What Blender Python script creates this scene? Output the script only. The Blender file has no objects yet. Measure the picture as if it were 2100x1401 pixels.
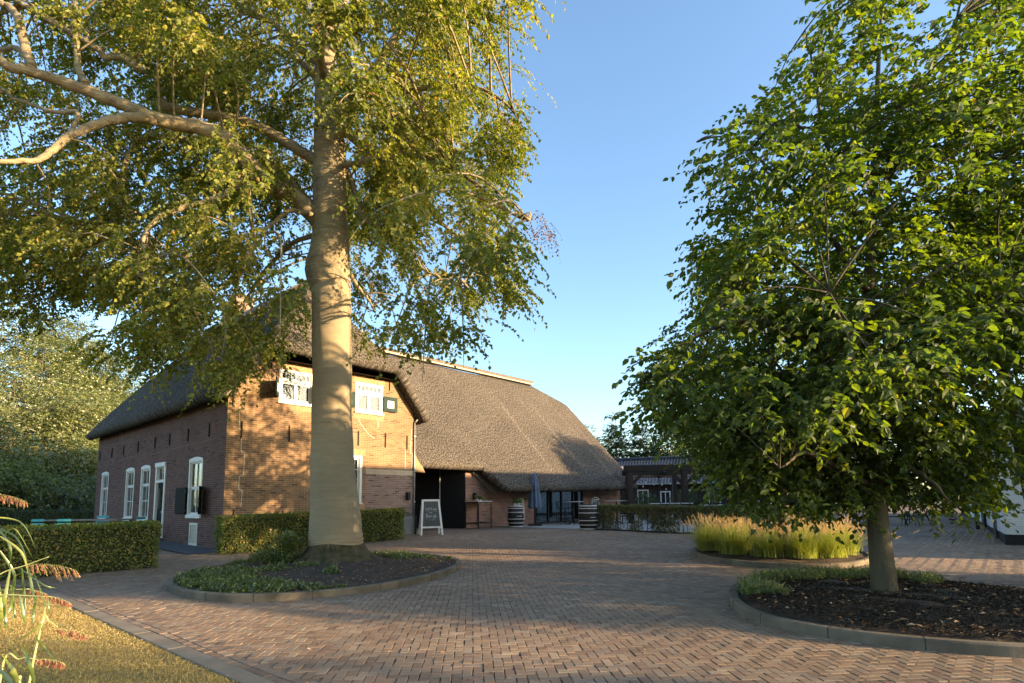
import bpy, bmesh, math, random
import numpy as np
from mathutils import Vector, Matrix, noise as mnoise
random.seed(7)
RNG = np.random.default_rng(11)
scene = bpy.context.scene
col = scene.collection
pi = math.pi

# ---------------------------------------------------------------- camera
F, CX, CY, EYE = 1177.0, 1050.0, 898.8, 1.35      # in pixels of the 2100 px wide photograph
PITCH, ROLL = math.radians(6.38), math.radians(0.65)
_f = Vector((0, math.cos(PITCH), math.sin(PITCH)))
_u0 = Vector((0, -math.sin(PITCH), math.cos(PITCH)))
_r0 = Vector((1, 0, 0))
CR = _r0 * math.cos(ROLL) - _u0 * math.sin(ROLL)
CU = _u0 * math.cos(ROLL) + _r0 * math.sin(ROLL)
cam = bpy.data.cameras.new("camera")
cam.sensor_fit = 'HORIZONTAL'; cam.sensor_width = 36
cam.lens = 36 * F / 2100
cam.shift_y = (CY - 700.5) / 2100
cam.clip_start = 0.05; cam.clip_end = 2500
cam_o = bpy.data.objects.new("camera", cam); col.objects.link(cam_o)
cam_o.matrix_world = Matrix(((CR.x, CU.x, -_f.x, 0), (CR.y, CU.y, -_f.y, 0), (CR.z, CU.z, -_f.z, EYE), (0, 0, 0, 1)))
scene.camera = cam_o

# ---------------------------------------------------------------- sky, sun, exposure
SUN_EL = math.radians(10.0)
SUN_AZ = math.atan2(0.96, -0.28)                   # clockwise from +Y
world = bpy.data.worlds.new("World"); scene.world = world
world.use_nodes = True
wn = world.node_tree.nodes; wl = world.node_tree.links; wn.clear()
sky = wn.new('ShaderNodeTexSky'); sky.sky_type = 'NISHITA'; sky.sun_disc = False
sky.sun_elevation = SUN_EL; sky.sun_rotation = SUN_AZ
sky.air_density = 1.0; sky.dust_density = 1.1; sky.ozone_density = 2.3; sky.altitude = 0
bg = wn.new('ShaderNodeBackground'); bg.inputs['Strength'].default_value = 0.15
wo = wn.new('ShaderNodeOutputWorld')
wl.new(sky.outputs[0], bg.inputs[0]); wl.new(bg.outputs[0], wo.inputs[0])
sun = bpy.data.lights.new("sun", 'SUN'); sun.energy = 5.0; sun.angle = math.radians(0.55)
sun.color = (1.0, 0.72, 0.42)
sun_o = bpy.data.objects.new("sun", sun); col.objects.link(sun_o)
_sd = Vector((math.sin(SUN_AZ) * math.cos(SUN_EL), math.cos(SUN_AZ) * math.cos(SUN_EL), math.sin(SUN_EL)))
sun_o.rotation_euler = _sd.to_track_quat('Z', 'Y').to_euler()
vs = scene.view_settings
vs.view_transform = 'Standard'; vs.look = 'None'; vs.gamma = 1; vs.exposure = 1.88
scene.cycles.max_bounces = 6; scene.cycles.transparent_max_bounces = 12
scene.cycles.diffuse_bounces = 3; scene.cycles.glossy_bounces = 3; scene.cycles.transmission_bounces = 4
scene.cycles.caustics_reflective = False; scene.cycles.caustics_refractive = False
scene.cycles.sample_clamp_indirect = 6

# ---------------------------------------------------------------- helpers
def ground(x, y):
    t = min(1.0, max(0.0, (y - 10) / 14.0)); return 0.28 * t * t * (3 - 2 * t)
def at(px, py, Y):
    "point at distance Y in front of the viewpoint, seen at that place of the picture"
    px = float(px); py = float(py); d = (px - CX) * CR + (CY - py) * CU + F * _f
    d = d / d.y
    return Vector((0, 0, EYE)) + d * float(Y)
def gp(px, py):
    px = float(px); py = float(py); d = (px - CX) * CR + (CY - py) * CU + F * _f
    d = d / d.y; t = 5.0
    for _ in range(60): t = (ground(0, t) - EYE) / d.z * .5 + t * .5
    return Vector((0, 0, EYE)) + d * t

XF = {}
def top(name, label, cat, loc=(0, 0, 0), rot=0.0, group=None, kind=None):
    o = bpy.data.objects.new(name, None); col.objects.link(o)
    o.location = loc; o.rotation_euler = (0, 0, rot); o.empty_display_size = .2
    tag(o, label, cat, group, kind)
    XF[o.name] = (Vector(loc), rot)
    return o
def tag(o, label=None, cat=None, group=None, kind=None):
    if label: o['label'] = label
    if cat: o['category'] = cat
    if group: o['group'] = group
    if kind: o['kind'] = kind
    return o
def copy_thing(root, loc, rotz, label):
    r = root.copy(); col.objects.link(r); r.location = loc; r.rotation_euler = (0, 0, rotz); r['label'] = label
    for ch in list(root.children):
        c = ch.copy(); col.objects.link(c); c.parent = r
        for g in list(ch.children):
            d = g.copy(); col.objects.link(d); d.parent = c
    return r

def link_mesh(me, name, parent=None, mat=None):
    o = bpy.data.objects.new(name, me); col.objects.link(o)
    if parent is not None:
        o.parent = parent; XF[o.name] = XF[parent.name]
    else:
        XF[o.name] = (Vector((0, 0, 0)), 0.0)
    if mat is not None: me.materials.append(mat)
    return o
def to_local(V, parent):
    V = np.asarray(V, float)
    if parent is None: return V
    loc, rot = XF[parent.name]
    V = V - np.array(loc)
    c, s = math.cos(-rot), math.sin(-rot)
    out = V.copy(); out[:, 0] = c * V[:, 0] - s * V[:, 1]; out[:, 1] = s * V[:, 0] + c * V[:, 1]
    return out

def np_mesh(name, V, faces, nv, mat, parent=None, rnd=None, smooth=False, world=True):
    "V (n,3); faces (m,nv) index array"
    if world: V = to_local(V, parent)
    me = bpy.data.meshes.new(name)
    faces = np.asarray(faces)
    me.vertices.add(len(V)); me.vertices.foreach_set('co', np.asarray(V, np.float32).ravel())
    me.loops.add(faces.size); me.loops.foreach_set('vertex_index', faces.ravel().astype(np.int32))
    me.polygons.add(len(faces)); me.polygons.foreach_set('loop_start', (np.arange(len(faces)) * nv).astype(np.int32))
    me.update(calc_edges=True)
    if rnd is not None:
        a = me.attributes.new('rnd', 'FLOAT', 'POINT'); a.data.foreach_set('value', np.asarray(rnd, np.float32))
    me.polygons.foreach_set('use_smooth', np.full(len(faces), bool(smooth)))
    me.update()
    return link_mesh(me, name, parent, mat)

class MB:
    "collects polygons, builds ONE mesh object with uv in metres"
    def __init__(s): s.v = []; s.f = []; s.sm = []
    def face(s, pts, smooth=False):
        i = len(s.v); s.v += [tuple(p) for p in pts]; s.f.append(tuple(range(i, i + len(pts)))); s.sm.append(smooth)
    def box(s, x0, x1, y0, y1, z0, z1):
        i = len(s.v)
        s.v += [(x0, y0, z0), (x1, y0, z0), (x1, y1, z0), (x0, y1, z0), (x0, y0, z1), (x1, y0, z1), (x1, y1, z1), (x0, y1, z1)]
        for q in ((0, 3, 2, 1), (4, 5, 6, 7), (0, 1, 5, 4), (1, 2, 6, 5), (2, 3, 7, 6), (3, 0, 4, 7)):
            s.f.append(tuple(i + k for k in q)); s.sm.append(False)
    def hexa(s, p):
        i = len(s.v); s.v += [tuple(q) for q in p]
        for q in ((0, 3, 2, 1), (4, 5, 6, 7), (0, 1, 5, 4), (1, 2, 6, 5), (2, 3, 7, 6), (3, 0, 4, 7)):
            s.f.append(tuple(i + k for k in q)); s.sm.append(False)
    def bar(s, a, b, w, h=None, up=(0, 0, 1)):
        "square bar from a to b"
        h = h or w; a = Vector(a); b = Vector(b); d = (b - a).normalized(); up = Vector(up)
        if abs(d.dot(up)) > .98: up = Vector((1, 0, 0))
        x = d.cross(up).normalized() * w / 2; y = x.cross(d).normalized() * h / 2
        s.hexa([a - x - y, a + x - y, a + x + y, a - x + y, b - x - y, b + x - y, b + x + y, b - x + y])
    def tube(s, pts, radii, n=8, cap=True, smooth=True, jit=0):
        pts = [Vector(p) for p in pts]
        if not hasattr(radii, '__len__'): radii = [radii] * len(pts)
        base = len(s.v); prev = None
        for k, p in enumerate(pts):
            d = (pts[min(k + 1, len(pts) - 1)] - pts[max(k - 1, 0)])
            d = d.normalized() if d.length > 1e-9 else Vector((0, 0, 1))
            if prev is None:
                x = d.orthogonal().normalized()
            else:
                x = (prev - d * prev.dot(d)); x = x.normalized() if x.length > 1e-6 else d.orthogonal().normalized()
            prev = x; y = d.cross(x)
            for j in range(n):
                a = 2 * pi * j / n; r = radii[k] * (1 + (random.uniform(-jit, jit) if jit else 0))
                s.v.append(tuple(p + x * math.cos(a) * r + y * math.sin(a) * r))
        for k in range(len(pts) - 1):
            for j in range(n):
                a = base + k * n + j; b = base + k * n + (j + 1) % n
                s.f.append((a, b, b + n, a + n)); s.sm.append(smooth)
        if cap:
            s.f.append(tuple(base + j for j in range(n))[::-1]); s.sm.append(False)
            e = base + (len(pts) - 1) * n; s.f.append(tuple(e + j for j in range(n))); s.sm.append(False)
    def lathe(s, prof, c=(0, 0, 0), n=24, smooth=True):
        base = len(s.v)
        for r, z in prof:
            for j in range(n):
                a = 2 * pi * j / n; s.v.append((c[0] + r * math.cos(a), c[1] + r * math.sin(a), c[2] + z))
        for k in range(len(prof) - 1):
            for j in range(n):
                a = base + k * n + j; b = base + k * n + (j + 1) % n
                s.f.append((a, b, b + n, a + n)); s.sm.append(smooth)
        s.f.append(tuple(base + j for j in range(n))[::-1]); s.sm.append(False)
        e = base + (len(prof) - 1) * n; s.f.append(tuple(e + j for j in range(n))); s.sm.append(False)
    def prism(s, poly, ax, c0, c1):
        "poly of 2d points extruded along axis ax (0,1,2) from c0 to c1"
        def P(p, c):
            return {0: (c, p[0], p[1]), 1: (p[0], c, p[1]), 2: (p[0], p[1], c)}[ax]
        i = len(s.v); n = len(poly)
        s.v += [P(p, c0) for p in poly] + [P(p, c1) for p in poly]
        s.f.append(tuple(range(i, i + n))); s.f.append(tuple(range(i + n, i + 2 * n))[::-1]); s.sm += [False, False]
        for k in range(n):
            a, b = i + k, i + (k + 1) % n
            s.f.append((a, a + n, b + n, b)); s.sm.append(False)
    def build(s, name, mat, parent=None, world=False, bevel=0, recalc=True):
        V = s.v
        if world and parent is not None: V = [tuple(p) for p in to_local(np.array(s.v), parent)]
        me = bpy.data.meshes.new(name); me.from_pydata(V, [], s.f)
        me.polygons.foreach_set('use_smooth', s.sm)
        if recalc:
            bm = bmesh.new(); bm.from_mesh(me); bmesh.ops.recalc_face_normals(bm, faces=bm.faces); bm.to_mesh(me); bm.free()
        uv = me.uv_layers.new(name='UVMap')
        for p in me.polygons:
            n = p.normal
            u = Vector((-n.y, n.x, 0))
            if u.length < .05: u = Vector((1, 0, 0))
            u.normalize(); v = n.cross(u)
            for li in p.loop_indices:
                c = me.vertices[me.loops[li].vertex_index].co
                uv.data[li].uv = (c.dot(u), c.dot(v))
        o = link_mesh(me, name, parent, mat)
        if bevel:
            m = o.modifiers.new('bevel', 'BEVEL'); m.width = bevel; m.segments = 2; m.limit_method = 'ANGLE'
        return o

def leaf_mesh(name, P, D, N, L, W, mat, parent=None, fold=.25, six=False, rnd=None, curl=.12):
    P = np.asarray(P); n = len(P)
    D = D / np.linalg.norm(D, axis=1, keepdims=True)
    S = np.cross(D, N); S /= (np.linalg.norm(S, axis=1, keepdims=True) + 1e-9)
    N2 = np.cross(S, D)
    L = L[:, None]; W = W[:, None]
    if rnd is None: rnd = RNG.random(n)
    tip = P + D * L - N2 * L * curl
    if six:
        R1 = P + D * L * .28 + S * W * .48 + N2 * fold * W * .5
        R2 = P + D * L * .66 + S * W * .40 + N2 * fold * W * .4
        L1 = P + D * L * .28 - S * W * .48 + N2 * fold * W * .5
        L2 = P + D * L * .66 - S * W * .40 + N2 * fold * W * .4
        V = np.stack([P, R1, R2, tip, L2, L1], 1).reshape(-1, 3)
        b = np.arange(n)[:, None] * 6
        fc = np.concatenate([b + [0, 1, 2, 3], b + [0, 3, 4, 5]], 0)
        return np_mesh(name, V, fc, 4, mat, parent, np.repeat(rnd, 6))
    R = P + D * L * .45 + S * W * .5 + N2 * fold * W * .5
    Q = P + D * L * .45 - S * W * .5 + N2 * fold * W * .5
    V = np.stack([P, R, tip, Q], 1).reshape(-1, 3)
    b = np.arange(n)[:, None] * 4
    fc = np.concatenate([b + [0, 1, 2], b + [0, 2, 3]], 0)
    return np_mesh(name, V, fc, 3, mat, parent, np.repeat(rnd, 4))

def unit(n):
    v = RNG.normal(size=(n, 3)); return v / np.linalg.norm(v, axis=1, keepdims=True)

# ---------------------------------------------------------------- materials
def newmat(name):
    m = bpy.data.materials.new(name); m.use_nodes = True
    nt = m.node_tree; nt.nodes.clear()
    out = nt.nodes.new('ShaderNodeOutputMaterial')
    return m, nt, out
class G:
    "tiny node helper"
    def __init__(s, nt): s.nt = nt
    def n(s, t, **k):
        x = s.nt.nodes.new(t)
        for a, b in k.items():
            if a.startswith('i_'):
                x.inputs[a[2:].replace('_', ' ')].default_value = b
            else: setattr(x, a, b)
        return x
    def l(s, a, b): s.nt.links.new(a, b)
    def coord(s, which='Object', scale=(1, 1, 1), rot=(0, 0, 0)):
        tc = s.n('ShaderNodeTexCoord'); mp = s.n('ShaderNodeMapping')
        mp.inputs['Scale'].default_value = scale; mp.inputs['Rotation'].default_value = rot
        s.l(tc.outputs[which], mp.inputs[0]); return mp.outputs[0]
    def noise(s, vec, scale, detail=4, rough=.55):
        x = s.n('ShaderNodeTexNoise'); x.inputs['Scale'].default_value = scale
        x.inputs['Detail'].default_value = detail; x.inputs['Roughness'].default_value = rough
        s.l(vec, x.inputs['Vector']); return x.outputs['Fac']
    def ramp(s, fac, stops):
        x = s.n('ShaderNodeValToRGB'); r = x.color_ramp
        while len(r.elements) < len(stops): r.elements.new(.5)
        for e, (p, c) in zip(r.elements, stops):
            e.position = p; e.color = (c[0], c[1], c[2], 1) if hasattr(c, '__len__') else (c, c, c, 1)
        s.l(fac, x.inputs[0]); return x.outputs[0]
    def mix(s, a, b, fac, mode='MIX'):
        x = s.n('ShaderNodeMix', data_type='RGBA', blend_type=mode)
        for q, (sock, v) in enumerate(((x.inputs[0], fac), (x.inputs[6], a), (x.inputs[7], b))):
            if isinstance(v, bpy.types.NodeSocket): s.l(v, sock)
            elif hasattr(v, '__len__'): sock.default_value = (v[0], v[1], v[2], 1)
            else: sock.default_value = v if q == 0 else (v, v, v, 1)
        return x.outputs[2]
    def math(s, op, a, b=0.0):
        x = s.n('ShaderNodeMath', operation=op)
        for sock, v in zip(x.inputs, (a, b)):
            if isinstance(v, bpy.types.NodeSocket): s.l(v, sock)
            else: sock.default_value = v
        return x.outputs[0]
    def bump(s, h, strength=.5, dist=.01, normal=None):
        x = s.n('ShaderNodeBump'); x.inputs['Strength'].default_value = strength; x.inputs['Distance'].default_value = dist
        s.l(h, x.inputs['Height'])
        if normal is not None: s.l(normal, x.inputs['Normal'])
        return x.outputs[0]
    def pbr(s, out, color, rough=.8, normal=None, spec=.3, metal=0, sheen=0):
        p = s.n('ShaderNodeBsdfPrincipled')
        for nm, v in (('Base Color', color), ('Roughness', rough), ('Metallic', metal), ('Specular IOR Level', spec)):
            k = p.inputs[nm]
            if isinstance(v, bpy.types.NodeSocket): s.l(v, k)
            elif hasattr(v, '__len__'): k.default_value = (v[0], v[1], v[2], 1)
            else: k.default_value = v
        if normal is not None: s.l(normal, p.inputs['Normal'])
        s.l(p.outputs[0], out.inputs[0]); return p

def simple(name, c1, c2=None, scale=3, rough=.75, bump=0, bscale=40, spec=.3, metal=0, stretch=(1, 1, 1), dist=.005, detail=5):
    m, nt, out = newmat(name); g = G(nt); v = g.coord('Object', stretch)
    c2 = c2 or tuple(k * .8 for k in c1)
    colr = g.ramp(g.noise(v, scale, detail), [(.32, c1), (.68, c2)])
    nrm = g.bump(g.noise(v, bscale, 4, .6), bump, dist) if bump else None
    g.pbr(out, colr, rough, nrm, spec, metal); return m

def brick_mat(name, ca, cb, mortar, mixn=.5, dark=(.06, .04, .035), w=.22, h=.0625, ms=.006):
    m, nt, out = newmat(name); g = G(nt)
    uv = g.coord('UV')
    wob = g.noise(uv, 3.0, 2); 
    vm = g.n('ShaderNodeVectorMath', operation='ADD'); g.l(uv, vm.inputs[0])
    sc = g.n('ShaderNodeVectorMath', operation='SCALE'); sc.inputs['Scale'].default_value = .012
    nz = g.n('ShaderNodeTexNoise'); nz.inputs['Scale'].default_value = 2.2; g.l(uv, nz.inputs['Vector']); g.l(nz.outputs['Color'], sc.inputs[0]); g.l(sc.outputs[0], vm.inputs[1])
    b = g.n('ShaderNodeTexBrick', offset=.5, offset_frequency=2, squash=1)
    g.l(vm.outputs[0], b.inputs['Vector'])
    b.inputs['Scale'].default_value = 1; b.inputs['Brick Width'].default_value = w; b.inputs['Row Height'].default_value = h
    b.inputs['Mortar Size'].default_value = ms; b.inputs['Mortar Smooth'].default_value = .25
    b.inputs['Color1'].default_value = (*ca, 1); b.inputs['Color2'].default_value = (*cb, 1); b.inputs['Mortar'].default_value = (*mortar, 1)
    # second brick lattice in step with the first gives a dark fired brick here and there
    b2 = g.n('ShaderNodeTexBrick', offset=.5, offset_frequency=2); g.l(vm.outputs[0], b2.inputs['Vector'])
    for k in ('Scale', 'Brick Width', 'Row Height'): b2.inputs[k].default_value = b.inputs[k].default_value
    b2.inputs['Mortar Size'].default_value = 0; b2.inputs['Bias'].default_value = -.1
    b2.inputs['Color1'].default_value = (0, 0, 0, 1); b2.inputs['Color2'].default_value = (1, 1, 1, 1)
    fine = g.noise(uv, 60, 5, .65); big = g.noise(uv, .9, 5, .6)
    notm = g.math('SUBTRACT', 1.0, b.outputs['Fac'])
    dk = g.math('MULTIPLY', g.ramp(b2.outputs['Color'], [(.72, 0), (.9, 1)]), notm)
    c = g.mix(b.outputs['Color'], dark, g.math('MULTIPLY', dk, mixn))
    c = g.mix(c, g.ramp(fine, [(.3, .62), (.7, 1.25)]), .55, 'MULTIPLY')
    c = g.mix(c, g.ramp(big, [(.3, .72), (.7, 1.2)]), .6, 'MULTIPLY')
    hgt = g.math('ADD', g.math('MULTIPLY', b.outputs['Fac'], -1.0), g.math('MULTIPLY', fine, .5))
    g.pbr(out, c, .9, g.bump(hgt, .8, .006), .15)
    return m

def leaf_mat(name, stops, trans=.35, gloss=.05, tcol=(1.0, 1.15, .35), rough=.4):
    m, nt, out = newmat(name); g = G(nt)
    at_ = g.n('ShaderNodeAttribute', attribute_name='rnd')
    c = g.ramp(at_.outputs['Fac'], stops)
    cl = g.noise(g.coord('Object'), .9, 3)
    c = g.mix(c, g.ramp(cl, [(.35, (.75, .8, .7)), (.65, (1.2, 1.15, 1.0))]), .7, 'MULTIPLY')
    d = g.n('ShaderNodeBsdfDiffuse'); t = g.n('ShaderNodeBsdfTranslucent'); gl = g.n('ShaderNodeBsdfGlossy')
    gl.inputs['Roughness'].default_value = rough; gl.inputs['Color'].default_value = (1, 1, 1, 1)
    g.l(c, d.inputs[0])
    tc = g.mix(c, tcol, 1.0, 'MULTIPLY'); tc = g.mix(tc, (1.9, 1.9, 1.9), 1.0, 'MULTIPLY'); g.l(tc, t.inputs[0])
    m1 = g.n('ShaderNodeMixShader'); m1.inputs[0].default_value = trans
    g.l(d.outputs[0], m1.inputs[1]); g.l(t.outputs[0], m1.inputs[2])
    m2 = g.n('ShaderNodeMixShader'); m2.inputs[0].default_value = gloss
    g.l(m1.outputs[0], m2.inputs[1]); g.l(gl.outputs[0], m2.inputs[2]); g.l(m2.outputs[0], out.inputs[0])
    return m

def thatch_mat(name, a, b, c):
    m, nt, out = newmat(name); g = G(nt)
    uv = g.coord('UV'); ob = g.coord('Object')
    st = g.coord('UV', (1, .5, 1))
    speck = g.noise(st, 19, 4, .8)
    spk2 = g.noise(g.coord('UV', (1.2, .7, 1)), 38, 3, .8)
    big = g.noise(ob, .55, 4, .6)
    streak = g.noise(g.coord('UV', (1.3, .07, 1)), 1.3, 3, .55)
    c1 = g.ramp(speck, [(.38, a), (.5, b), (.62, c)])
    c1 = g.mix(c1, g.ramp(spk2, [(.36, .25), (.64, 2.0)]), .75, 'MULTIPLY')
    c1 = g.mix(c1, g.ramp(big, [(.3, .78), (.7, 1.18)]), .7, 'MULTIPLY')
    c1 = g.mix(c1, g.ramp(streak, [(.42, .9), (.6, 1.0), (.72, 1.45)]), .8, 'MULTIPLY')
    h = g.math('ADD', speck, g.math('MULTIPLY', spk2, .6))
    n1 = g.bump(h, 1.0, .06)
    g.pbr(out, c1, .95, n1, .08)
    return m

def glass_mat(name, tint=(.02, .025, .03), rough=.0, clear=.0):
    m, nt, out = newmat(name); g = G(nt)
    w = g.noise(g.coord('Object'), 1.6, 1)
    p = g.n('ShaderNodeBsdfGlossy'); p.inputs['Roughness'].default_value = rough; p.inputs['Color'].default_value = (.9, .93, .95, 1)
    g.l(g.bump(w, .03, .008), p.inputs['Normal'])
    t = g.n('ShaderNodeBsdfTransparent'); t.inputs[0].default_value = (.8, .83, .83, 1)
    lw = g.n('ShaderNodeFresnel'); lw.inputs[0].default_value = 1.5
    f = g.math('MULTIPLY', lw.outputs[0], .8)
    mx = g.n('ShaderNodeMixShader'); g.l(f, mx.inputs[0]); g.l(t.outputs[0], mx.inputs[1]); g.l(p.outputs[0], mx.inputs[2])
    g.l(mx.outputs[0], out.inputs[0]); return m

MT = {}
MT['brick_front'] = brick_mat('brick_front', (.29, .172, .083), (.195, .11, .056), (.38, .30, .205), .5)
MT['brick_side_shaded'] = brick_mat('brick_side_shaded', (.17, .085, .065), (.115, .062, .052), (.21, .165, .14), .6, (.035, .025, .025))  # gable's brick again, with the shaded side's dimness put into the colour
MT['brick_pink'] = brick_mat('brick_pink', (.31, .20, .15), (.21, .13, .10), (.38, .32, .27), .7, (.05, .035, .03))
MT['brick_barn'] = brick_mat('brick_barn', (.32, .17, .12), (.23, .125, .09), (.34, .28, .23), .4)
MT['brick_white'] = brick_mat('brick_white', (.80, .79, .76), (.72, .71, .69), (.66, .65, .63), .0, ms=.008)
MT['thatch'] = thatch_mat('thatch', (.018, .0155, .013), (.078, .066, .053), (.225, .194, .156))
MT['thatch_under'] = simple('thatch_under', (.42, .25, .11), (.20, .12, .06), 12, .9, .8, 60, stretch=(1, 1, 1))
MT['white'] = simple('white_paint', (.68, .67, .63), (.60, .59, .55), 4, .45, .05, 30)
MT['cream'] = simple('cream_paint', (.66, .62, .52), (.6, .56, .46), 4, .5)
MT['green'] = simple('green_paint', (.022, .042, .033), (.016, .032, .026), 5, .6, .05, 30, spec=.1)
MT['darkgreen'] = simple('dark_green_paint', (.006, .010, .008), (.004, .007, .006), 5, .7, spec=.1)
MT['black'] = simple('black_paint', (.012, .012, .013), (.008, .008, .009), 5, .55)
MT['darkglass'] = simple('dark_glass', (.02, .025, .03), (.015, .02, .025), 2, .08, spec=.8)
MT['iron'] = simple('iron', (.012, .011, .01), (.02, .015, .012), 12, .6, .2, 40)
MT['glass'] = glass_mat('window_glass')
MT['curtain'] = simple('curtain', (.13, .122, .108), (.075, .07, .062), 2, .9, .5, 9, stretch=(6, 6, .3), dist=.03)
MT['reflect_net'] = simple('reflection_curtain', (.30, .28, .30), (.20, .19, .21), 2, .9, .5, 9, stretch=(6, 6, .3), dist=.03)  # grey-mauve pane reflection put into the colour of the lower windows' curtains
MT['darkroom'] = simple('dark_room', (.02, .018, .018), (.035, .03, .028), 2, .9)
MT['concrete'] = simple('concrete', (.34, .32, .28), (.25, .235, .205), 3, .85, .3, 60)
MT['kerb'] = simple('kerb_concrete', (.19, .155, .105), (.085, .07, .048), 2.5, .85, .5, 50, detail=8)
MT['edging'] = simple('edging_concrete', (.25, .205, .145), (.16, .132, .092), 2.5, .85, .5, 50, detail=8)
MT['zinc'] = simple('zinc', (.36, .36, .35), (.28, .28, .27), 4, .5, metal=.4)
MT['wood_dark'] = simple('dark_timber', (.035, .022, .015), (.02, .013, .009), 3, .7, .4, 20, stretch=(1, 1, .2))
MT['wood_grey'] = simple('weathered_timber', (.30, .24, .18), (.22, .175, .13), 4, .8, .3, 20)
MT['tile'] = None
MT['soil'] = simple('soil', (.085, .060, .040), (.038, .027, .019), 6, .95, 1.0, 35, dist=.04, detail=8)
MT['sand'] = simple('joint_sand', (.045, .037, .028), (.03, .025, .02), 9, .95, .6, 60)
MT['terrace'] = simple('terrace_concrete', (.30, .28, .25), (.24, .225, .20), 1.2, .85, .2, 80)
MT['blue_gravel'] = simple('blue_gravel', (.14, .145, .16), (.05, .052, .06), 45, .85, 1.0, 70, dist=.02)
def beech_bark():
    m, nt, out = newmat('beech_bark'); g = G(nt); o = g.coord('Object')
    a = g.noise(o, 2.2, 8, .7); b = g.noise(g.coord('Object', (1, 1, 5)), 3.0, 6, .65); f = g.noise(o, 26, 6, .75)
    c = g.ramp(a, [(.28, (.13, .105, .065)), (.48, (.30, .24, .145)), (.7, (.42, .34, .21))])
    c = g.mix(c, (.20, .20, .07), g.math('MULTIPLY', g.ramp(g.noise(o, 1.1, 4), [(.5, 0), (.65, 1)]), .45))
    c = g.mix(c, g.ramp(b, [(.35, .62), (.6, 1.1)]), .8, 'MULTIPLY'); c = g.mix(c, g.ramp(f, [(.3, .75), (.7, 1.2)]), .7, 'MULTIPLY')
    h = g.math('ADD', g.math('MULTIPLY', b, 1.5), f)
    g.pbr(out, c, .85, g.bump(h, .8, .03), .12); return m
MT['beech_bark'] = beech_bark()
MT['moss_bark'] = simple('mossy_bark', (.028, .034, .010), (.12, .088, .048), 7, .95, 1.0, 18, dist=.06, detail=8)
MT['twig'] = simple('twig_bark', (.10, .078, .055), (.06, .047, .034), 5, .9)
MT['hornbeam_bark'] = simple('hornbeam_bark', (.10, .085, .05), (.045, .04, .026), 3.2, .9, .7, 22, stretch=(1, 1, .4), dist=.03, detail=8)

def burlap():
    m, nt, out = newmat('burlap'); g = G(nt)
    o = g.coord('Object')
    band = g.noise(g.coord('Object', (1, 1, 7), (.06, .04, 0)), 2.2, 7, .72)
    wv = g.n('ShaderNodeTexWave', wave_type='BANDS', bands_direction='Z'); wv.inputs['Scale'].default_value = 34; wv.inputs['Distortion'].default_value = 2.2; wv.inputs['Detail'].default_value = 2; g.l(o, wv.inputs['Vector'])
    big = g.noise(o, .8, 4)
    c = g.ramp(band, [(.3, (.35, .275, .165)), (.6, (.42, .335, .205)), (.8, (.48, .385, .24))])
    c = g.mix(c, g.ramp(big, [(.3, .8), (.7, 1.12)]), .7, 'MULTIPLY')
    h = g.math('ADD', g.math('MULTIPLY', band, 1.3), g.math('MULTIPLY', wv.outputs['Fac'], .35))
    g.pbr(out, c, .95, g.bump(h, .7, .02), .05); return m
MT['burlap'] = burlap()
def sun_gap(c):
    'the old trunk stays in the sun between about 4 and 6.6 m up: no foliage on that line to the sun'
    if c[0] < -3.45: return False
    k = c[1] + .29 * c[0]; z = c[2] - .187 * (c[0] + 3.95)
    if abs(k - 11.2) < .95 and 4.3 < z < 6.9: return True
    return abs(k - 11.2) < .9 and 3.0 < z < 4.3 and (math.sin(c[0] * 9 + c[2] * 7) > .1)

def tiles():
    m, nt, out = newmat('dark_roof_tiles'); g = G(nt)
    w = g.n('ShaderNodeTexWave', wave_type='BANDS', bands_direction='X', wave_profile='SIN'); w.inputs['Scale'].default_value = 1.3
    g.l(g.coord('UV'), w.inputs['Vector'])
    w2 = g.n('ShaderNodeTexWave', wave_type='BANDS', bands_direction='Y', wave_profile='SAW'); w2.inputs['Scale'].default_value = .95
    g.l(g.coord('UV'), w2.inputs['Vector'])
    h = g.math('ADD', w.outputs['Fac'], w2.outputs['Fac'])
    c = g.ramp(g.math('MULTIPLY', h, .5), [(.1, (.012, .013, .016)), (.9, (.045, .05, .062))])
    g.pbr(out, c, .35, g.bump(h, 1.0, .05), .5); return m
MT['tile'] = tiles()

def paver_mat():
    m, nt, out = newmat('clay_pavers'); g = G(nt)
    a = g.n('ShaderNodeAttribute', attribute_name='rnd'); o = g.coord('Object')
    c = g.ramp(a.outputs['Fac'], [(.0, (.175, .115, .075)), (.3, (.215, .145, .092)), (.6, (.25, .172, .108)), (.85, (.215, .162, .112)), (1, (.30, .222, .145))])
    f = g.noise(o, 55, 6, .7); b = g.noise(o, .35, 4, .6); md = g.noise(o, 4, 4, .6)
    c = g.mix(c, g.ramp(f, [(.3, .6), (.7, 1.3)]), .6, 'MULTIPLY')
    c = g.mix(c, g.ramp(b, [(.35, .8), (.65, 1.2)]), .8, 'MULTIPLY')
    c = g.mix(c, g.ramp(md, [(.3, .8), (.7, 1.15)]), .6, 'MULTIPLY')
    g.pbr(out, c, g.ramp(f, [(.3, .62), (.7, .85)]), g.bump(f, .5, .004), .35); return m
MT['paver'] = paver_mat()
MT['paver_far'] = brick_mat('clay_pavers_far', (.225, .155, .112), (.16, .11, .082), (.06, .048, .038), .3, (.12, .095, .08), .2, .1, .006)

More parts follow.
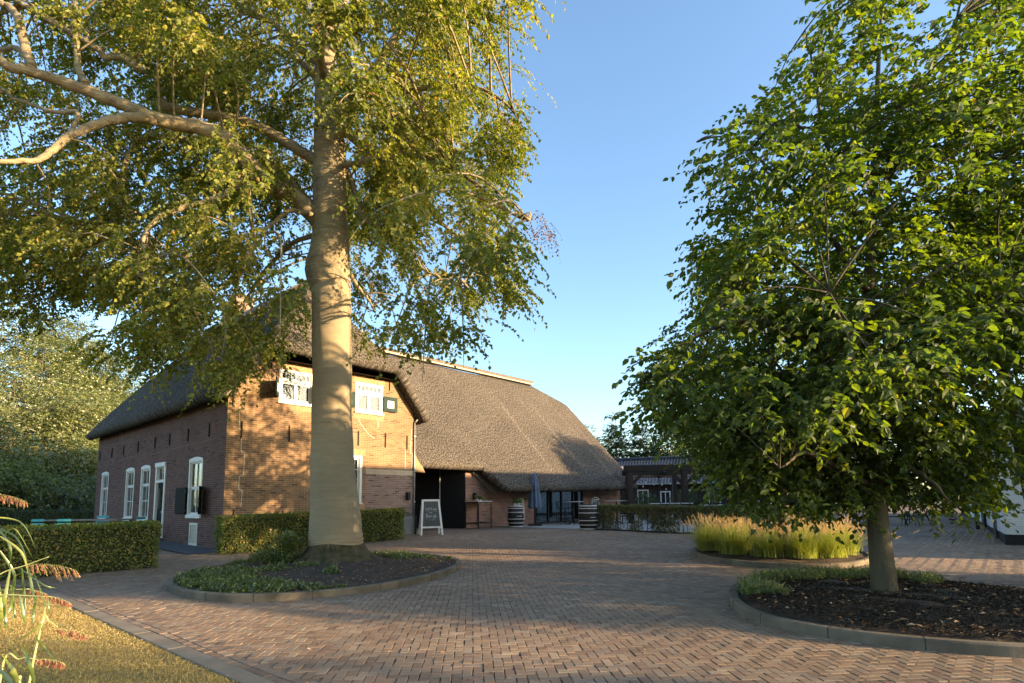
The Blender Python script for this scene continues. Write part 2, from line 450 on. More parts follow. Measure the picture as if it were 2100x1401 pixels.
def lawn_mat():
    m, nt, out = newmat('dry_lawn'); g = G(nt); o = g.coord('Object')
    a = g.noise(o, 1.1, 5, .6); f = g.noise(o, 45, 5, .7)
    c = g.ramp(a, [(.3, (.30, .21, .09)), (.5, (.38, .28, .12)), (.7, (.20, .19, .07))])
    c = g.mix(c, g.ramp(f, [(.3, .45), (.7, 1.4)]), .8, 'MULTIPLY')
    g.pbr(out, c, .95, g.bump(f, 1, .04), .05); return m
MT['lawn'] = lawn_mat()
MT['field'] = simple('far_ground', (.07, .08, .03), (.10, .09, .04), .2, .95, .5, 3)

MT['leaf_beech'] = leaf_mat('beech_leaves', [(0, (.06, .08, .014)), (.4, (.135, .15, .02)), (.75, (.235, .22, .03)), (.96, (.29, .24, .04)), (1, (.36, .18, .05))], .42, .03, rough=.6)
MT['leaf_horn'] = leaf_mat('hornbeam_leaves', [(0, (.03, .052, .013)), (.5, (.062, .105, .018)), (.9, (.11, .155, .022)), (1, (.17, .175, .03))], .5, .025, (1.25, 1.2, .2), .6)
MT['leaf_hedge'] = leaf_mat('hedge_leaves', [(0, (.06, .085, .018)), (.5, (.14, .17, .035)), (.85, (.24, .23, .055)), (1, (.36, .22, .08))], .3, .03)
MT['leaf_hedge_brown'] = leaf_mat('hedge_leaves_brown', [(0, (.045, .065, .015)), (.55, (.09, .11, .025)), (.8, (.17, .11, .04)), (1, (.26, .12, .05))], .25, .05)
MT['leaf_poplar'] = leaf_mat('poplar_leaves', [(0, (.045, .065, .014)), (.6, (.12, .14, .03)), (1, (.21, .20, .05))], .3, .08)
MT['leaf_willow'] = leaf_mat('willow_leaves', [(0, (.085, .105, .03)), (.6, (.165, .18, .055)), (1, (.26, .26, .10))], .3, .08)
MT['leaf_dark'] = leaf_mat('dark_leaves', [(0, (.018, .035, .012)), (.6, (.04, .07, .02)), (1, (.09, .11, .035))], .25, .05)
MT['leaf_ivy'] = leaf_mat('ground_leaves', [(0, (.04, .06, .014)), (.6, (.10, .125, .025)), (1, (.20, .20, .05))], .25, .06)
MT['leaf_gold'] = leaf_mat('golden_leaves', [(0, (.28, .24, .03)), (1, (.42, .34, .05))], .3, .05)
MT['blade'] = leaf_mat('grass_blades', [(0, (.12, .15, .03)), (.5, (.24, .26, .055)), (1, (.38, .34, .11))], .4, .04)
MT['dryblade'] = leaf_mat('dry_grass_blades', [(0, (.24, .18, .08)), (.5, (.42, .33, .14)), (1, (.58, .47, .23))], .3, .02, (1, .92, .6))
MT['leaf_mid'] = leaf_mat('mid_leaves', [(0, (.06, .08, .018)), (.6, (.14, .16, .035)), (1, (.24, .23, .06))], .3, .05)
MT['plume'] = leaf_mat('grass_plumes', [(0, (.34, .25, .13)), (1, (.55, .42, .24))], .4, .03, (1, .9, .7))
MT['reed_leaf'] = leaf_mat('reed_leaves', [(0, (.07, .12, .035)), (.5, (.15, .20, .055)), (1, (.28, .30, .09))], .38, .08)
MT['reed_plume'] = leaf_mat('reed_plumes', [(0, (.16, .05, .035)), (.6, (.34, .13, .085)), (1, (.48, .22, .14))], .3, .03, (1, .8, .7))
MT['litter'] = leaf_mat('fallen_leaves', [(0, (.10, .05, .025)), (.6, (.26, .15, .07)), (1, (.45, .36, .26))], .1, .03, (1, .9, .7))
# ================================================================ GROUND
C0 = Vector((-8.1, 16.166, 0)); HROT = math.atan2(.7425, .6699)
A_ = np.array([math.cos(HROT), math.sin(HROT)]); B_ = np.array([-A_[1], A_[0]])
def HP(s, t, z=0):
    return Vector((C0.x + A_[0] * s + B_[0] * t, C0.y + A_[1] * s + B_[1] * t, z))
def HST(x, y):
    d = np.array([x - C0.x, y - C0.y]); return d @ A_, d @ B_

def grid_sheet(name, xs, ys, mat, dz, kind='structure', keep=None):
    V = []; idx = {}; F_ = []
    for j, y in enumerate(ys):
        for i, x in enumerate(xs): V.append((x, y, ground(x, y) + dz))
    nx = len(xs)
    for j in range(len(ys) - 1):
        for i in range(nx - 1):
            if keep and not keep((xs[i] + xs[i + 1]) / 2, (ys[j] + ys[j + 1]) / 2): continue
            F_.append((j * nx + i, j * nx + i + 1, (j + 1) * nx + i + 1, (j + 1) * nx + i))
    o = np_mesh(name, np.array(V), np.array(F_), 4, mat)
    o['kind'] = kind
    uv = o.data.uv_layers.new(name='UVMap')
    for p in o.data.polygons:
        for li in p.loop_indices:
            c = o.data.vertices[o.data.loops[li].vertex_index].co; uv.data[li].uv = (c.x, c.y)
    return o
def arange(a, b, s): return list(np.arange(a, b + 1e-6, s))
grid_sheet('ground', [-900, -300, -120, -60, -30] + arange(-25, 30, 5) + [60, 120, 300, 900],
           [-60, -20, 0, 5] + arange(8, 26, 1) + [40, 80, 200, 900], MT['field'], -.05)

def spline(pts, n=10, closed=True):
    P = [Vector(p) for p in pts]; out = []; N = len(P)
    rng_ = range(N) if closed else range(N - 1)
    for i in rng_:
        if closed: p0, p1, p2, p3 = P[i - 1], P[i], P[(i + 1) % N], P[(i + 2) % N]
        else: p0, p1, p2, p3 = P[max(i - 1, 0)], P[i], P[i + 1], P[min(i + 2, N - 1)]
        for k in range(n):
            t = k / n
            out.append(.5 * ((2 * p1) + (p2 - p0) * t + (2 * p0 - 5 * p1 + 4 * p2 - p3) * t * t + (3 * p1 - p0 - 3 * p2 + p3) * t ** 3))
    if not closed: out.append(P[-1])
    return out

ISL = {
 'oak': [(-5.96, 10.1), (-5.25, 9.05), (-4.43, 8.45), (-3.67, 8.29), (-2.91, 8.49), (-2.08, 9.16), (-1.45, 10.35), (-1.12, 11.6), (-1.12, 12.5), (-1.5, 13.4), (-2.44, 14.25), (-3.6, 14.65), (-4.9, 14.35), (-5.9, 13.2), (-6.22, 11.6)],
 'near': [(2.99, 8.15), (2.72, 7.31), (2.69, 6.45), (3.05, 5.76), (3.65, 5.27), (4.4, 4.98), (5.4, 4.95), (6.3, 5.35), (6.95, 6.2), (7.1, 7.3), (6.8, 8.5), (6.1, 9.45), (5.0, 9.8), (3.95, 9.4), (3.3, 8.75)],
 'far': [(4.35, 14.25), (4.2, 13.05), (4.5, 12.1), (5.2, 11.4), (6.1, 11.25), (7.1, 11.8), (7.9, 12.8), (8.2, 14.1), (7.6, 15.4), (6.4, 16.0), (5.2, 15.7)]}
ISLP = {k: [Vector((p[0], p[1], 0)) for p in spline([(a, b, 0) for a, b in v], 8)] for k, v in ISL.items()}
def inside(poly, x, y):
    c = False; j = len(poly) - 1
    for i in range(len(poly)):
        a, b = poly[i], poly[j]
        if (a.y > y) != (b.y > y) and x < (b.x - a.x) * (y - a.y) / (b.y - a.y) + a.x: c = not c
        j = i
    return c
def shrink(poly, d):
    n = len(poly); out = []
    ar = sum(poly[i].x * poly[(i + 1) % n].y - poly[(i + 1) % n].x * poly[i].y for i in range(n))
    sg = 1 if ar > 0 else -1
    for i in range(n):
        t = (poly[(i + 1) % n] - poly[i - 1]); t.z = 0; t.normalize()
        out.append(poly[i] + Vector((-t.y, t.x, 0)) * d * sg)
    return out
ISL_IN = {k: shrink(v, .05) for k, v in ISLP.items()}

# lawn edge (concrete edging band) and terrace outline, plan coordinates
K0, K1 = Vector((-7.67, 9.68, 0)), Vector((-1.84, 4.56, 0))
KD = (K1 - K0).normalized(); KN = Vector((KD.y, -KD.x, 0))   # towards the lawn
if KN.y > 0: KN = -KN
def lawn_side(x, y):
    "signed distance into the lawn, positive = lawn"
    d1 = (Vector((x, y, 0)) - K0).dot(KN); d2 = 10.0 - y - .06 * (x + 8)
    return min(d1, d2)
TERR = [Vector(p) for p in [(-1.2, 26.6, 0), (.6, 24.75, 0), (2.9, 22.62, 0), (4.9, 20.95, 0), (7.1, 19.2, 0), (8.9, 18.4, 0), (11.6, 20.4, 0), (17.5, 31.5, 0), (26, 60, 0), (2, 60, 0), (-2, 40, 0)]]
HOUSE = [HP(0, 0), HP(6.7, 0), HP(6.7, 1.3), HP(23.2, 1.3), HP(23.2, 14), HP(0, 14)]
GRAVEL = [HP(-.95, -.3), HP(0, -.3), HP(0, 14), HP(-.95, 14)]
HOUSE = [Vector((p.x, p.y, 0)) for p in HOUSE]; GRAVEL = [Vector((p.x, p.y, 0)) for p in GRAVEL]

def flat_poly(name, poly, mat, dz, step=1.0, kind='structure'):
    "sheet that follows the ground, outline poly"
    bm = bmesh.new()
    vs_ = [bm.verts.new((p.x, p.y, 0)) for p in poly]
    f = bm.faces.new(vs_)
    bmesh.ops.triangulate(bm, faces=[f])
    for k in range(40):
        es = [e for e in bm.edges if e.calc_length() > step * 2]
        if not es: break
        bmesh.ops.subdivide_edges(bm, edges=es, cuts=1); bmesh.ops.triangulate(bm, faces=bm.faces)
        if len(bm.faces) > 20000: break
    for v in bm.verts: v.co.z = ground(v.co.x, v.co.y) + dz
    bmesh.ops.recalc_face_normals(bm, faces=bm.faces)
    for f in bm.faces:
        if f.normal.z < 0: f.normal_flip()
    uvl = bm.loops.layers.uv.new('UVMap')
    for f in bm.faces:
        for l in f.loops: l[uvl].uv = (l.vert.co.x, l.vert.co.y)
    me = bpy.data.meshes.new(name); bm.to_mesh(me); bm.free()
    o = link_mesh(me, name, None, mat); o['kind'] = kind; return o

# ---- clay pavers in herringbone: real bricks, laid flush with joints
def herring(rot, x0, x1, y0, y1, W=.084):
    c, s_ = math.cos(rot), math.sin(rot)
    pts = []
    cx = [(x0, y0), (x1, y0), (x0, y1), (x1, y1)]
    us = [(p[0] * c + p[1] * s_) / W for p in cx]; vs_ = [(-p[0] * s_ + p[1] * c) / W for p in cx]
    I, J = np.meshgrid(np.arange(int(min(us)) - 2, int(max(us)) + 3), np.arange(int(min(vs_)) - 2, int(max(vs_)) + 3), indexing='ij')
    m = (I - J) % 4
    h = m == 0; v = m == 2
    uc = np.concatenate([I[h] + 1.0, I[v] + .5]) * W; vc = np.concatenate([J[h] + .5, J[v] + 0.0]) * W
    ang = np.concatenate([np.zeros(h.sum()), np.full(v.sum(), pi / 2)])
    X = uc * c - vc * s_; Y = uc * s_ + vc * c
    k = (X > x0) & (X < x1) & (Y > y0) & (Y < y1)
    return X[k], Y[k], ang[k] + rot
def brick_bodies(X, Y, Ang, L=.161, W=.077, dz=0.0):
    n = len(X)
    Ang = Ang + RNG.normal(0, .012, n)
    X = X + RNG.normal(0, .0015, n); Y = Y + RNG.normal(0, .0015, n)
    t = np.clip((Y - 10) / 14, 0, 1); Z = .28 * t * t * (3 - 2 * t) + dz
    Z = Z + RNG.normal(0, .0012, n) + .009 * np.sin(X * 1.7 + 2) * np.sin(Y * 1.3)
    tx = RNG.normal(0, .009, n); ty = RNG.normal(0, .009, n)
    ca, sa = np.cos(Ang), np.sin(Ang); V = np.zeros((n, 12, 3))
    Lj = L * (1 + RNG.normal(0, .008, n)); Wj = W * (1 + RNG.normal(0, .015, n))
    rings = [(0, -.05), (.0, -.0025), (.0035, 0.0)]
    for r, (ins, z) in enumerate(rings):
        for k, (sx, sy) in enumerate(((-1, -1), (1, -1), (1, 1), (-1, 1))):
            u = sx * (Lj / 2 - ins); v = sy * (Wj / 2 - ins)
            V[:, r * 4 + k, 0] = X + u * ca - v * sa; V[:, r * 4 + k, 1] = Y + u * sa + v * ca
            V[:, r * 4 + k, 2] = Z + z + u * tx + v * ty
    b = np.arange(n)[:, None] * 12; fc = [b + [8, 9, 10, 11]]
    for r in (0, 4):
        for k in range(4):
            fc.append(b + [r + k, r + (k + 1) % 4, r + 4 + (k + 1) % 4, r + 4 + k])
    return V.reshape(-1, 3), np.concatenate(fc, 0), np.repeat(RNG.random(n), 12)
X, Y, Ang = herring(math.radians(4), -13.5, 19, 3.2, 23.0)
keep = np.ones(len(X), bool)
for i in range(len(X)):
    x, y = X[i], Y[i]
    if abs(x) > y * .93 + 1.2: keep[i] = False; continue
    if lawn_side(x, y) > -.13 or inside(TERR, x, y) or inside(HOUSE, x, y) or inside(GRAVEL, x, y): keep[i] = False; continue
    for q in ISL_IN.values():
        if inside(q, x, y): keep[i] = False; break
X, Y, Ang = X[keep], Y[keep], Ang[keep]
LOW = np.array([-.007 if lawn_side(x, y) > -.25 else 0.0 for x, y in zip(X, Y)])
Vb, Fb, Rb = brick_bodies(X, Y, Ang, dz=LOW)
# two straight rows along the lawn edging
ex, ey, ea = [], [], []
for r in range(2):
    p = K0 - KN * (.055 + .086 * r) - KD * .6; L_ = (K1 - K0).length + 3
    for k in range(int(L_ / .168)):
        q = p + KD * (.168 * k + .084 * r); ex.append(q.x); ey.append(q.y); ea.append(math.atan2(KD.y, KD.x))
V2, F2, R2 = brick_bodies(np.array(ex), np.array(ey), np.array(ea))
o = np_mesh('brick_paving', np.concatenate([Vb, V2]), np.concatenate([Fb, F2 + len(Vb)]), 4, MT['paver'], None, np.concatenate([Rb, R2]))
o['kind'] = 'structure'
sb = grid_sheet('sand_bed', arange(-14, 20, 1), arange(3, 23.2, .5), MT['sand'], -.014, keep=lambda x, y: lawn_side(x, y) < .4)
grid_sheet('brick_road', arange(-30, 60, 3), arange(22.9, 95, 3), MT['paver_far'], -.004)
flat_poly('terrace', TERR, MT['terrace'], .006, 2.0)
flat_poly('gravel_strip', GRAVEL, MT['blue_gravel'], .012, .6)

# lawn sheet + edging band
LW = [Vector((-60, 10.9 + 2.0, 0)), Vector((-9.5, 10.09, 0)), Vector((K0.x - .05, K0.y + .3, 0)), K0.copy(), K1 + KD * 4, Vector((4, -8, 0)), Vector((-60, -8, 0))]
flat_poly('lawn', LW, MT['lawn'], -.006, 1.0)
eb = MB(); segs = int((K1 - K0).length / 1.0) + 3
for k in range(segs):
    a = K0 + KD * (k * 1.0 + .004); b = K0 + KD * (k * 1.0 + .996)
    z0, z1 = -.1, .012 + random.uniform(-.003, .003)
    w = .17
    eb.hexa([(a.x, a.y, z0), (b.x, b.y, z0), (b.x + KN.x * w, b.y + KN.y * w, z0), (a.x + KN.x * w, a.y + KN.y * w, z0),
             (a.x, a.y, z1), (b.x, b.y, z1), (b.x + KN.x * w, b.y + KN.y * w, z1), (a.x + KN.x * w, a.y + KN.y * w, z1)])
tag(eb.build('lawn_kerb', MT['edging'], bevel=.006), kind='structure')

# planted islands: kerb ring + soil mound
def island(key, label_soil, kerb_h=.105, w=.12, mound=.12):
    P = ISLP[key]; n = len(P); Pin = shrink(P, w)
    V = []; F_ = []
    prof = [(0, -.1), (0, kerb_h - .015), (.12, kerb_h), (.88, kerb_h), (1, kerb_h - .015), (1, -.05)]
    seg = 8
    for i in range(n):
        g_ = ground(P[i].x, P[i].y)
        for f, z in prof:
            q = P[i] * (1 - f) + Pin[i] * f; V.append((q.x, q.y, g_ + z))
    m = len(prof)
    for i in range(n):
        for k in range(m - 1):
            a = i * m + k; b = ((i + 1) % n) * m + k
            F_.append((a, b, b + 1, a + 1))
    # joints between kerb stones: thin dark gaps
    o = np_mesh(key + '_kerb', np.array(V), np.array(F_), 4, MT['kerb'], smooth=False); o.name = 'island_kerb'; o['kind'] = 'structure'
    jn = MB()
    for i in range(0, n, seg):
        a = P[i]; b = Pin[i]; g_ = ground(a.x, a.y); t = (P[(i + 1) % n] - a).normalized() * .004; o_ = (a - b).normalized() * .0025
        a2 = a + o_; b2 = b
        jn.hexa([a2 - t, a2 + t, b2 + t, b2 - t] and [(a2.x - t.x, a2.y - t.y, g_ - .02), (a2.x + t.x, a2.y + t.y, g_ - .02), (b2.x + t.x, b2.y + t.y, g_ - .02), (b2.x - t.x, b2.y - t.y, g_ - .02),
                 (a2.x - t.x, a2.y - t.y, g_ + kerb_h + .002), (a2.x + t.x, a2.y + t.y, g_ + kerb_h + .002), (b2.x + t.x, b2.y + t.y, g_ + kerb_h + .002), (b2.x - t.x, b2.y - t.y, g_ + kerb_h + .002)])
    jo = jn.build('kerb_joint', MT['soil']); jo['kind'] = 'structure'
    c = sum(P, Vector((0, 0, 0))) / n; R = 16
    V = [(c.x, c.y, ground(c.x, c.y) + .08 + mound)]; F3 = []
    for r in range(1, R + 1):
        f = r / R
        for i in range(n):
            q = c * (1 - f) + Pin[i] * f
            z = ground(q.x, q.y) + .075 + mound * (1 - f * f) + .035 * mnoise.noise(Vector((q.x * 2.3, q.y * 2.3, 3))) + .014 * mnoise.noise(Vector((q.x * 9, q.y * 9, 7)))
            V.append((q.x, q.y, z))
    T = []
    for i in range(n): T.append((0, 1 + i, 1 + (i + 1) % n))
    Q = []
    for r in range(R - 1):
        for i in range(n):
            a = 1 + r * n + i; b = 1 + r * n + (i + 1) % n
            T.append((a, a + n, b + n)); T.append((a, b + n, b))
    o = np_mesh('soil_bed', np.array(V), np.array(T), 3, MT['soil'], smooth=True); o['kind'] = 'structure'
    return c
def soil_z(key, x, y, mound=.12):
    P = ISLP[key]; c = sum(P, Vector((0, 0, 0))) / len(P)
    r = min(1, math.hypot(x - c.x, y - c.y) / 2.9)
    return ground(x, y) + .07 + mound * (1 - r * r)
for k_ in ISL: island(k_, '')

# ================================================================ FARMHOUSE
house = top('thatched_farmhouse', 'large brick farmhouse with a thatched roof and a long thatched barn wing', 'farmhouse', (C0.x, C0.y, 0), HROT)

def wall_cells(mb, axis, c, u0, u1, z0, z1, holes, depth=.14, clip=None, inward=1):
    "rect wall in plane axis=const with rectangular holes and reveals; axis 0: u=y, axis 1: u=x"
    us = sorted({u0, u1, *[h[0] for h in holes], *[h[1] for h in holes]}); zs = sorted({z0, z1, *[h[2] for h in holes], *[h[3] for h in holes]})
    P = (lambda u, z, d=0: (c + d, u, z)) if axis == 0 else (lambda u, z, d=0: (u, c + d, z))
    for i in range(len(us) - 1):
        for j in range(len(zs) - 1):
            um, zm = (us[i] + us[i + 1]) / 2, (zs[j] + zs[j + 1]) / 2
            if any(h[0] < um < h[1] and h[2] < zm < h[3] for h in holes): continue
            mb.face([P(us[i], zs[j]), P(us[i + 1], zs[j]), P(us[i + 1], zs[j + 1]), P(us[i], zs[j + 1])])
    d = depth * inward
    for a, b, e, f in holes:
        mb.face([P(a, e), P(a, f), P(a, f, d), P(a, e, d)]); mb.face([P(b, e), P(b, e, d), P(b, f, d), P(b, f)])
        mb.face([P(a, e), P(a, e, d), P(b, e, d), P(b, e)]); mb.face([P(a, f), P(b, f), P(b, f, d), P(a, f, d)])

# openings
UW = [(1.47, 2.58, 4.47, 5.51), (4.15, 5.26, 4.47, 5.51)]
LWIN = [(3.34, 4.46, 1.38, 2.98)]
fw = MB()
wall_cells(fw, 1, 0, 0, 6.7, -.3, 4.4, LWIN)
wall_cells(fw, 1, 0, .67, 6.1, 4.4, 5.8, UW)
fw.face([(0, 0, 4.4), (.67, 0, 4.4), (.67, 0, 5.8), (.6, 0, 5.8)]); fw.face([(6.1, 0, 4.4), (6.7, 0, 4.4), (6.16, 0, 5.8), (6.1, 0, 5.8)])
fw.face([(6.7, 0, -.3), (6.7, 1.6, -.3), (6.7, 1.6, 4.4), (6.7, 0, 4.4)])
for f_ in fw.f: pass
front = fw.build('front_wall', MT['brick_front'], house, recalc=False)
SW = [(1.63, 2.75, 1.02, 2.78), (1.84, 2.49, .16, .84), (4.88, 5.9, .1, 2.80), (6.54, 7.6, .86, 2.78), (8.41, 9.49, .86, 2.78), (12.01, 13.08, .86, 2.78)]
sw = MB(); wall_cells(sw, 0, 0, 0, 14.0, -.3, 4.5, SW)
sw.face([(0, 14, -.3), (6.7, 14, -.3), (6.7, 14, 4.5), (0, 14, 4.5)]); sw.face([(.0, 14, 4.5), (6.7, 14, 4.5), (6.1, 14, 5.8), (.6, 14, 5.8)])
sw.face([(6.7, 12, -.3), (6.7, 14, -.3), (6.7, 14, 4.5), (6.7, 12, 4.5)])
side = sw.build('side_wall', MT['brick_side_shaded'], house, recalc=False)

# later brickwork with light cap course, right of the low window
rp = MB(); rp.box(4.62, 6.702, -.004, 0, -.2, 2.36)
rpo = rp.build('repaired_brickwork', MT['brick_pink'], front); tag(rpo, 'paler pinkish lower brickwork')
cp = MB(); cp.box(4.62, 6.703, -.008, 0.001, 2.362, 2.54)
cpo = cp.build('cap_course', brick_mat('cap_bricks', (.55, .42, .28), (.48, .36, .24), (.55, .46, .36), 0, w=.11, h=.09), front)
pl = MB(); pl.box(6.02, 6.73, -.035, -.0045, -.2, .88); pl.box(6.704, 6.73, -.0045, 1.2, -.2, .88)
pl.build('plinth', MT['concrete'], house, bevel=.01)
# soldier courses over/under openings on the gable
SOLD = simple('soldier_bricks', (.46, .27, .14), (.30, .17, .09), 14, .9, .3, 60)
for a, b, e, f in UW:
    for zz, hh in ((f + .003, .2), (e - .213, .21)):
        sc_ = MB(); sc_.box(a - .06, b + .05, -.003, .001, zz, zz + hh); k = a - .06
        while k < b + .06:
            sc_.box(k + .004, k + .058, -.006, .002, zz, zz + hh); k += .0625
        sc_.build('soldier_course', SOLD, front)
for a, b, e, f in LWIN:
    for zz, hh in ((f + .003, .22), (e - .213, .21)):
        sc_ = MB(); sc_.box(a - .12, b + .11, -.003, .001, zz, zz + hh); k = a - .12
        while k < b + .12:
            sc_.box(k + .004, k + .058, -.006, .002, zz, zz + hh); k += .0625
        sc_.build('soldier_course', SOLD, front)
# braided (tumbled) brickwork wedges under the gable edges: slanting brick rows
tb = MB()
def tumbled(cx0, z0, sgn, n, ang):
    for r in range(n):
        ln = .55 * (1 - abs(r - n / 2) / (n / 2)) + .12
        ox, oz = cx0 + sgn * r * .062 * math.sin(ang) * -1, z0 - r * .062 * math.cos(ang)
        dx, dz = -sgn * math.cos(ang), math.sin(ang) * -1
        k = 0
        while k < ln:
            a = Vector((ox + dx * k, -.004, oz + dz * k)); b = Vector((ox + dx * (k + .2), -.004, oz + dz * (k + .2)))
            tb.bar(a, b, .046, .008, up=(0, 1, 0)); k += .215
for q in range(4):
    tumbled(6.15 + q * .14, 5.55 - q * .34, 1, 5, math.radians(35)); tumbled(.62 - q * .14, 5.55 - q * .34, -1, 5, math.radians(35))
# pale mortar crack repairs
MP1 = simple('pale_mortar', (.62, .55, .45), (.5, .44, .36), 20, .9); MP2 = simple('grey_mortar', (.30, .25, .22), (.24, .2, .18), 20, .9)
for pts in [[(.34, 4.2), (.34, 3.55), (.42, 3.52), (.42, 2.9), (.52, 2.88), (.52, 2.2), (.40, 2.18), (.40, 1.8), (.5, 1.78), (.48, 1.3)],
            [(4.25, 4.3), (4.4, 4.05), (4.7, 3.75), (4.95, 3.6)], [(5.1, 4.35), (5.08, 4.0)], [(6.28, 3.3), (6.28, 2.6)], [(6.55, 4.1), (6.52, 3.2), (6.6, 3.18), (6.58, 2.6)]]:
    ck = MB()
    for (a, b), (c, d) in zip(pts[:-1], pts[1:]):
        ck.bar((a, -.003, b), (c, -.003, d), .016, .006, up=(0, 1, 0))
    ck.build('mortar_repair', MP1, front)
for pts in [[(.8, 3.3), (1.9, 3.28), (3.2, 3.27), (5.0, 3.25), (6.6, 3.2)], [(5.2, 3.3), (5.7, 3.7), (6.3, 3.3)], [(2.5, 3.3), (2.9, 3.45), (2.2, 3.9), (1.7, 4.0)], [(9.5, 3.2), (10.1, 3.9), (10.4, 4.1)], [(8.2, 3.28), (9.6, 3.25), (10.8, 3.2)], [(3.8, 3.5), (4.2, 4.0)]]:
    ck = MB()
    for (a, b), (c, d) in zip(pts[:-1], pts[1:]):
        n_ = 5
        for k in range(n_):
            ck.bar((-.002, a + (c - a) * k / n_, b + (d - b) * k / n_), (-.002, a + (c - a) * (k + 1) / n_, b + (d - b) * (k + 1) / n_), .008, .012, up=(1, 0, 0))
    ck.build('mortar_repair', MP2, side)

# wall anchors
def anchor(axis, u, z0, z1, parent, w=.028):
    a = MB()
    if axis == 1: a.box(u - w / 2, u + w / 2, -.04, 0, z0, z1)
    else: a.box(-.04, 0, u - w / 2, u + w / 2, z0, z1)
    a.build('wall_anchor', MT['iron'], parent, bevel=.005)
for u, z0, z1 in [(.41, 3.28, 3.78), (1.85, 3.27, 3.79), (3.05, 3.3, 3.8), (4.3, 3.32, 3.82), (5.4, 3.32, 3.84), (6.35, 3.31, 3.83), (5.55, 5.39, 5.7), (.14, 4.19, 4.74), (1.22, 5.47, 5.7), (.28, 1.0, 1.22), (1.73, .98, 1.18), (4.26, 1.0, 1.3)]:
    anchor(1, u, z0, z1, front)
for u in (1.25, 2.98, 4.68, 6.19, 8.16, 10.02, 11.7, 13.6): anchor(0, u, 3.4, 3.8, side, .035)

# ---- windows
def frame_rect(mb, axis, a, b, e, f, w, d0, d1):
    def bx(u0, u1, z0, z1):
        if axis == 1: mb.box(u0, u1, d0, d1, z0, z1)
        else: mb.box(d0, d1, u0, u1, z0, z1)
    bx(a, a + w, e, f); bx(b - w, b, e, f); bx(a + w, b - w, f - w, f); bx(a + w, b - w, e, e + w)
def bars(mb, axis, us, zs, d0, d1, w):
    for u, z0, z1 in us:
        (mb.box(u - w / 2, u + w / 2, d0, d1, z0, z1) if axis == 1 else mb.box(d0, d1, u - w / 2, u + w / 2, z0, z1))
    for z, u0, u1 in zs:
        (mb.box(u0, u1, d0, d1, z - w / 2, z + w / 2) if axis == 1 else mb.box(d0, d1, u0, u1, z - w / 2, z + w / 2))
def pane_obj(axis, a, b, e, f, d, parent, mat='glass', name='pane', th=.006):
    p = MB(); (p.box(a, b, d, d + th, e, f) if axis == 1 else p.box(d, d + th, a, b, e, f))
    return p.build(name, MT[mat], parent)
def curtain_obj(axis, a, b, e, f, d, parent, mat='curtain'):
    m = MB(); n = int((b - a) / .03); amp = .012
    for k in range(n):
        u0, u1 = a + (b - a) * k / n, a + (b - a) * (k + 1) / n
        w0, w1 = amp * math.sin(k * 1.1 + a), amp * math.sin((k + 1) * 1.1 + a)
        if axis == 1: m.face([(u0, d + w0, e), (u1, d + w1, e), (u1, d + w1, f), (u0, d + w0, f)], True)
        else: m.face([(d + w0, u0, e), (d + w1, u1, e), (d + w1, u1, f), (d + w0, u0, f)], True)
    return m.build('curtain', MT[mat], parent)
def shutter(parent, hinge, width, z0, z1, ang, mat='green', panel=True, axis=1):
    "hinge (x,y) local; opens in direction ang"
    h = Vector((hinge[0], hinge[1], 0)); d = Vector((math.cos(ang), math.sin(ang), 0)); n = Vector((-d.y, d.x, 0))
    m = MB(); th = .04
    def slab(a, b, za, zb, o0, o1):
        m.hexa([h + d * a + n * o0 + Vector((0, 0, za)), h + d * b + n * o0 + Vector((0, 0, za)), h + d * b + n * o1 + Vector((0, 0, za)), h + d * a + n * o1 + Vector((0, 0, za)),
                h + d * a + n * o0 + Vector((0, 0, zb)), h + d * b + n * o0 + Vector((0, 0, zb)), h + d * b + n * o1 + Vector((0, 0, zb)), h + d * a + n * o1 + Vector((0, 0, zb))])
    slab(0, width, z0, z1, -th / 2, th / 2)
    for za, zb in ((z0 + .05, z0 + .08), (z1 - .08, z1 - .05)): slab(-.02, width * .5, za, zb, -th / 2 - .006, th / 2 + .006)
    so = m.build('shutter', MT[mat], parent, bevel=.004)
    if panel:
        m = MB(); w2 = .13; cz = (z0 + z1) / 2 - .01; slab(width / 2 - w2, width / 2 + w2, cz - w2, cz + w2, -th / 2 - .004, th / 2 + .004)
        # the white field belongs to the shutter's face
        m2 = m.build('shutter_panel', MT['white'], parent)
    return so

def upper_window(a, b, e, f):
    m = MB(); frame_rect(m, 1, a, b, e, f, .07, -.02, .09)
    m.box(a + .07, b - .07, -.02, .09, e + .66, e + .74)               # transom
    m.box(a - .03, b + .03, -.07, .0, e - .035, e + .012)                # sill board
    w = m.build('window', MT['white'], house, bevel=.004)
    s_ = MB(); mid = (a + b) / 2
    frame_rect(s_, 1, a + .07, mid + .01, e + .07, e + .66, .06, .01, .05); frame_rect(s_, 1, mid - .01 + .02, b - .07, e + .07, e + .66, .06, .012, .052)
    s_.build('casement', MT['white'], w)
    t_ = MB(); frame_rect(t_, 1, a + .07, b - .07, e + .74, f - .07, .035, .012, .05)
    for k in range(1, 6):
        u = a + .07 + (b - a - .14) * k / 6; t_.box(u - .011, u + .011, .015, .048, e + .775, f - .105)
    t_.build('fanlight', MT['white'], w)
    pane_obj(1, a + .12, b - .12, e + .12, e + .61, .03, w); pane_obj(1, a + .1, b - .1, e + .77, f - .1, .03, w)
    curtain_obj(1, a + .08, b - .08, e + .08, f - .08, .085, w)
    return w
w1 = upper_window(*UW[0]); w2 = upper_window(*UW[1])
shutter(w1, (1.45, -.03), .57, 4.61, 5.14, math.radians(-122))
shutter(w1, (2.60, -.03), .57, 4.61, 5.14, math.radians(-75))
shutter(w2, (5.28, -.045), .57, 4.61, 5.14, math.radians(-3))
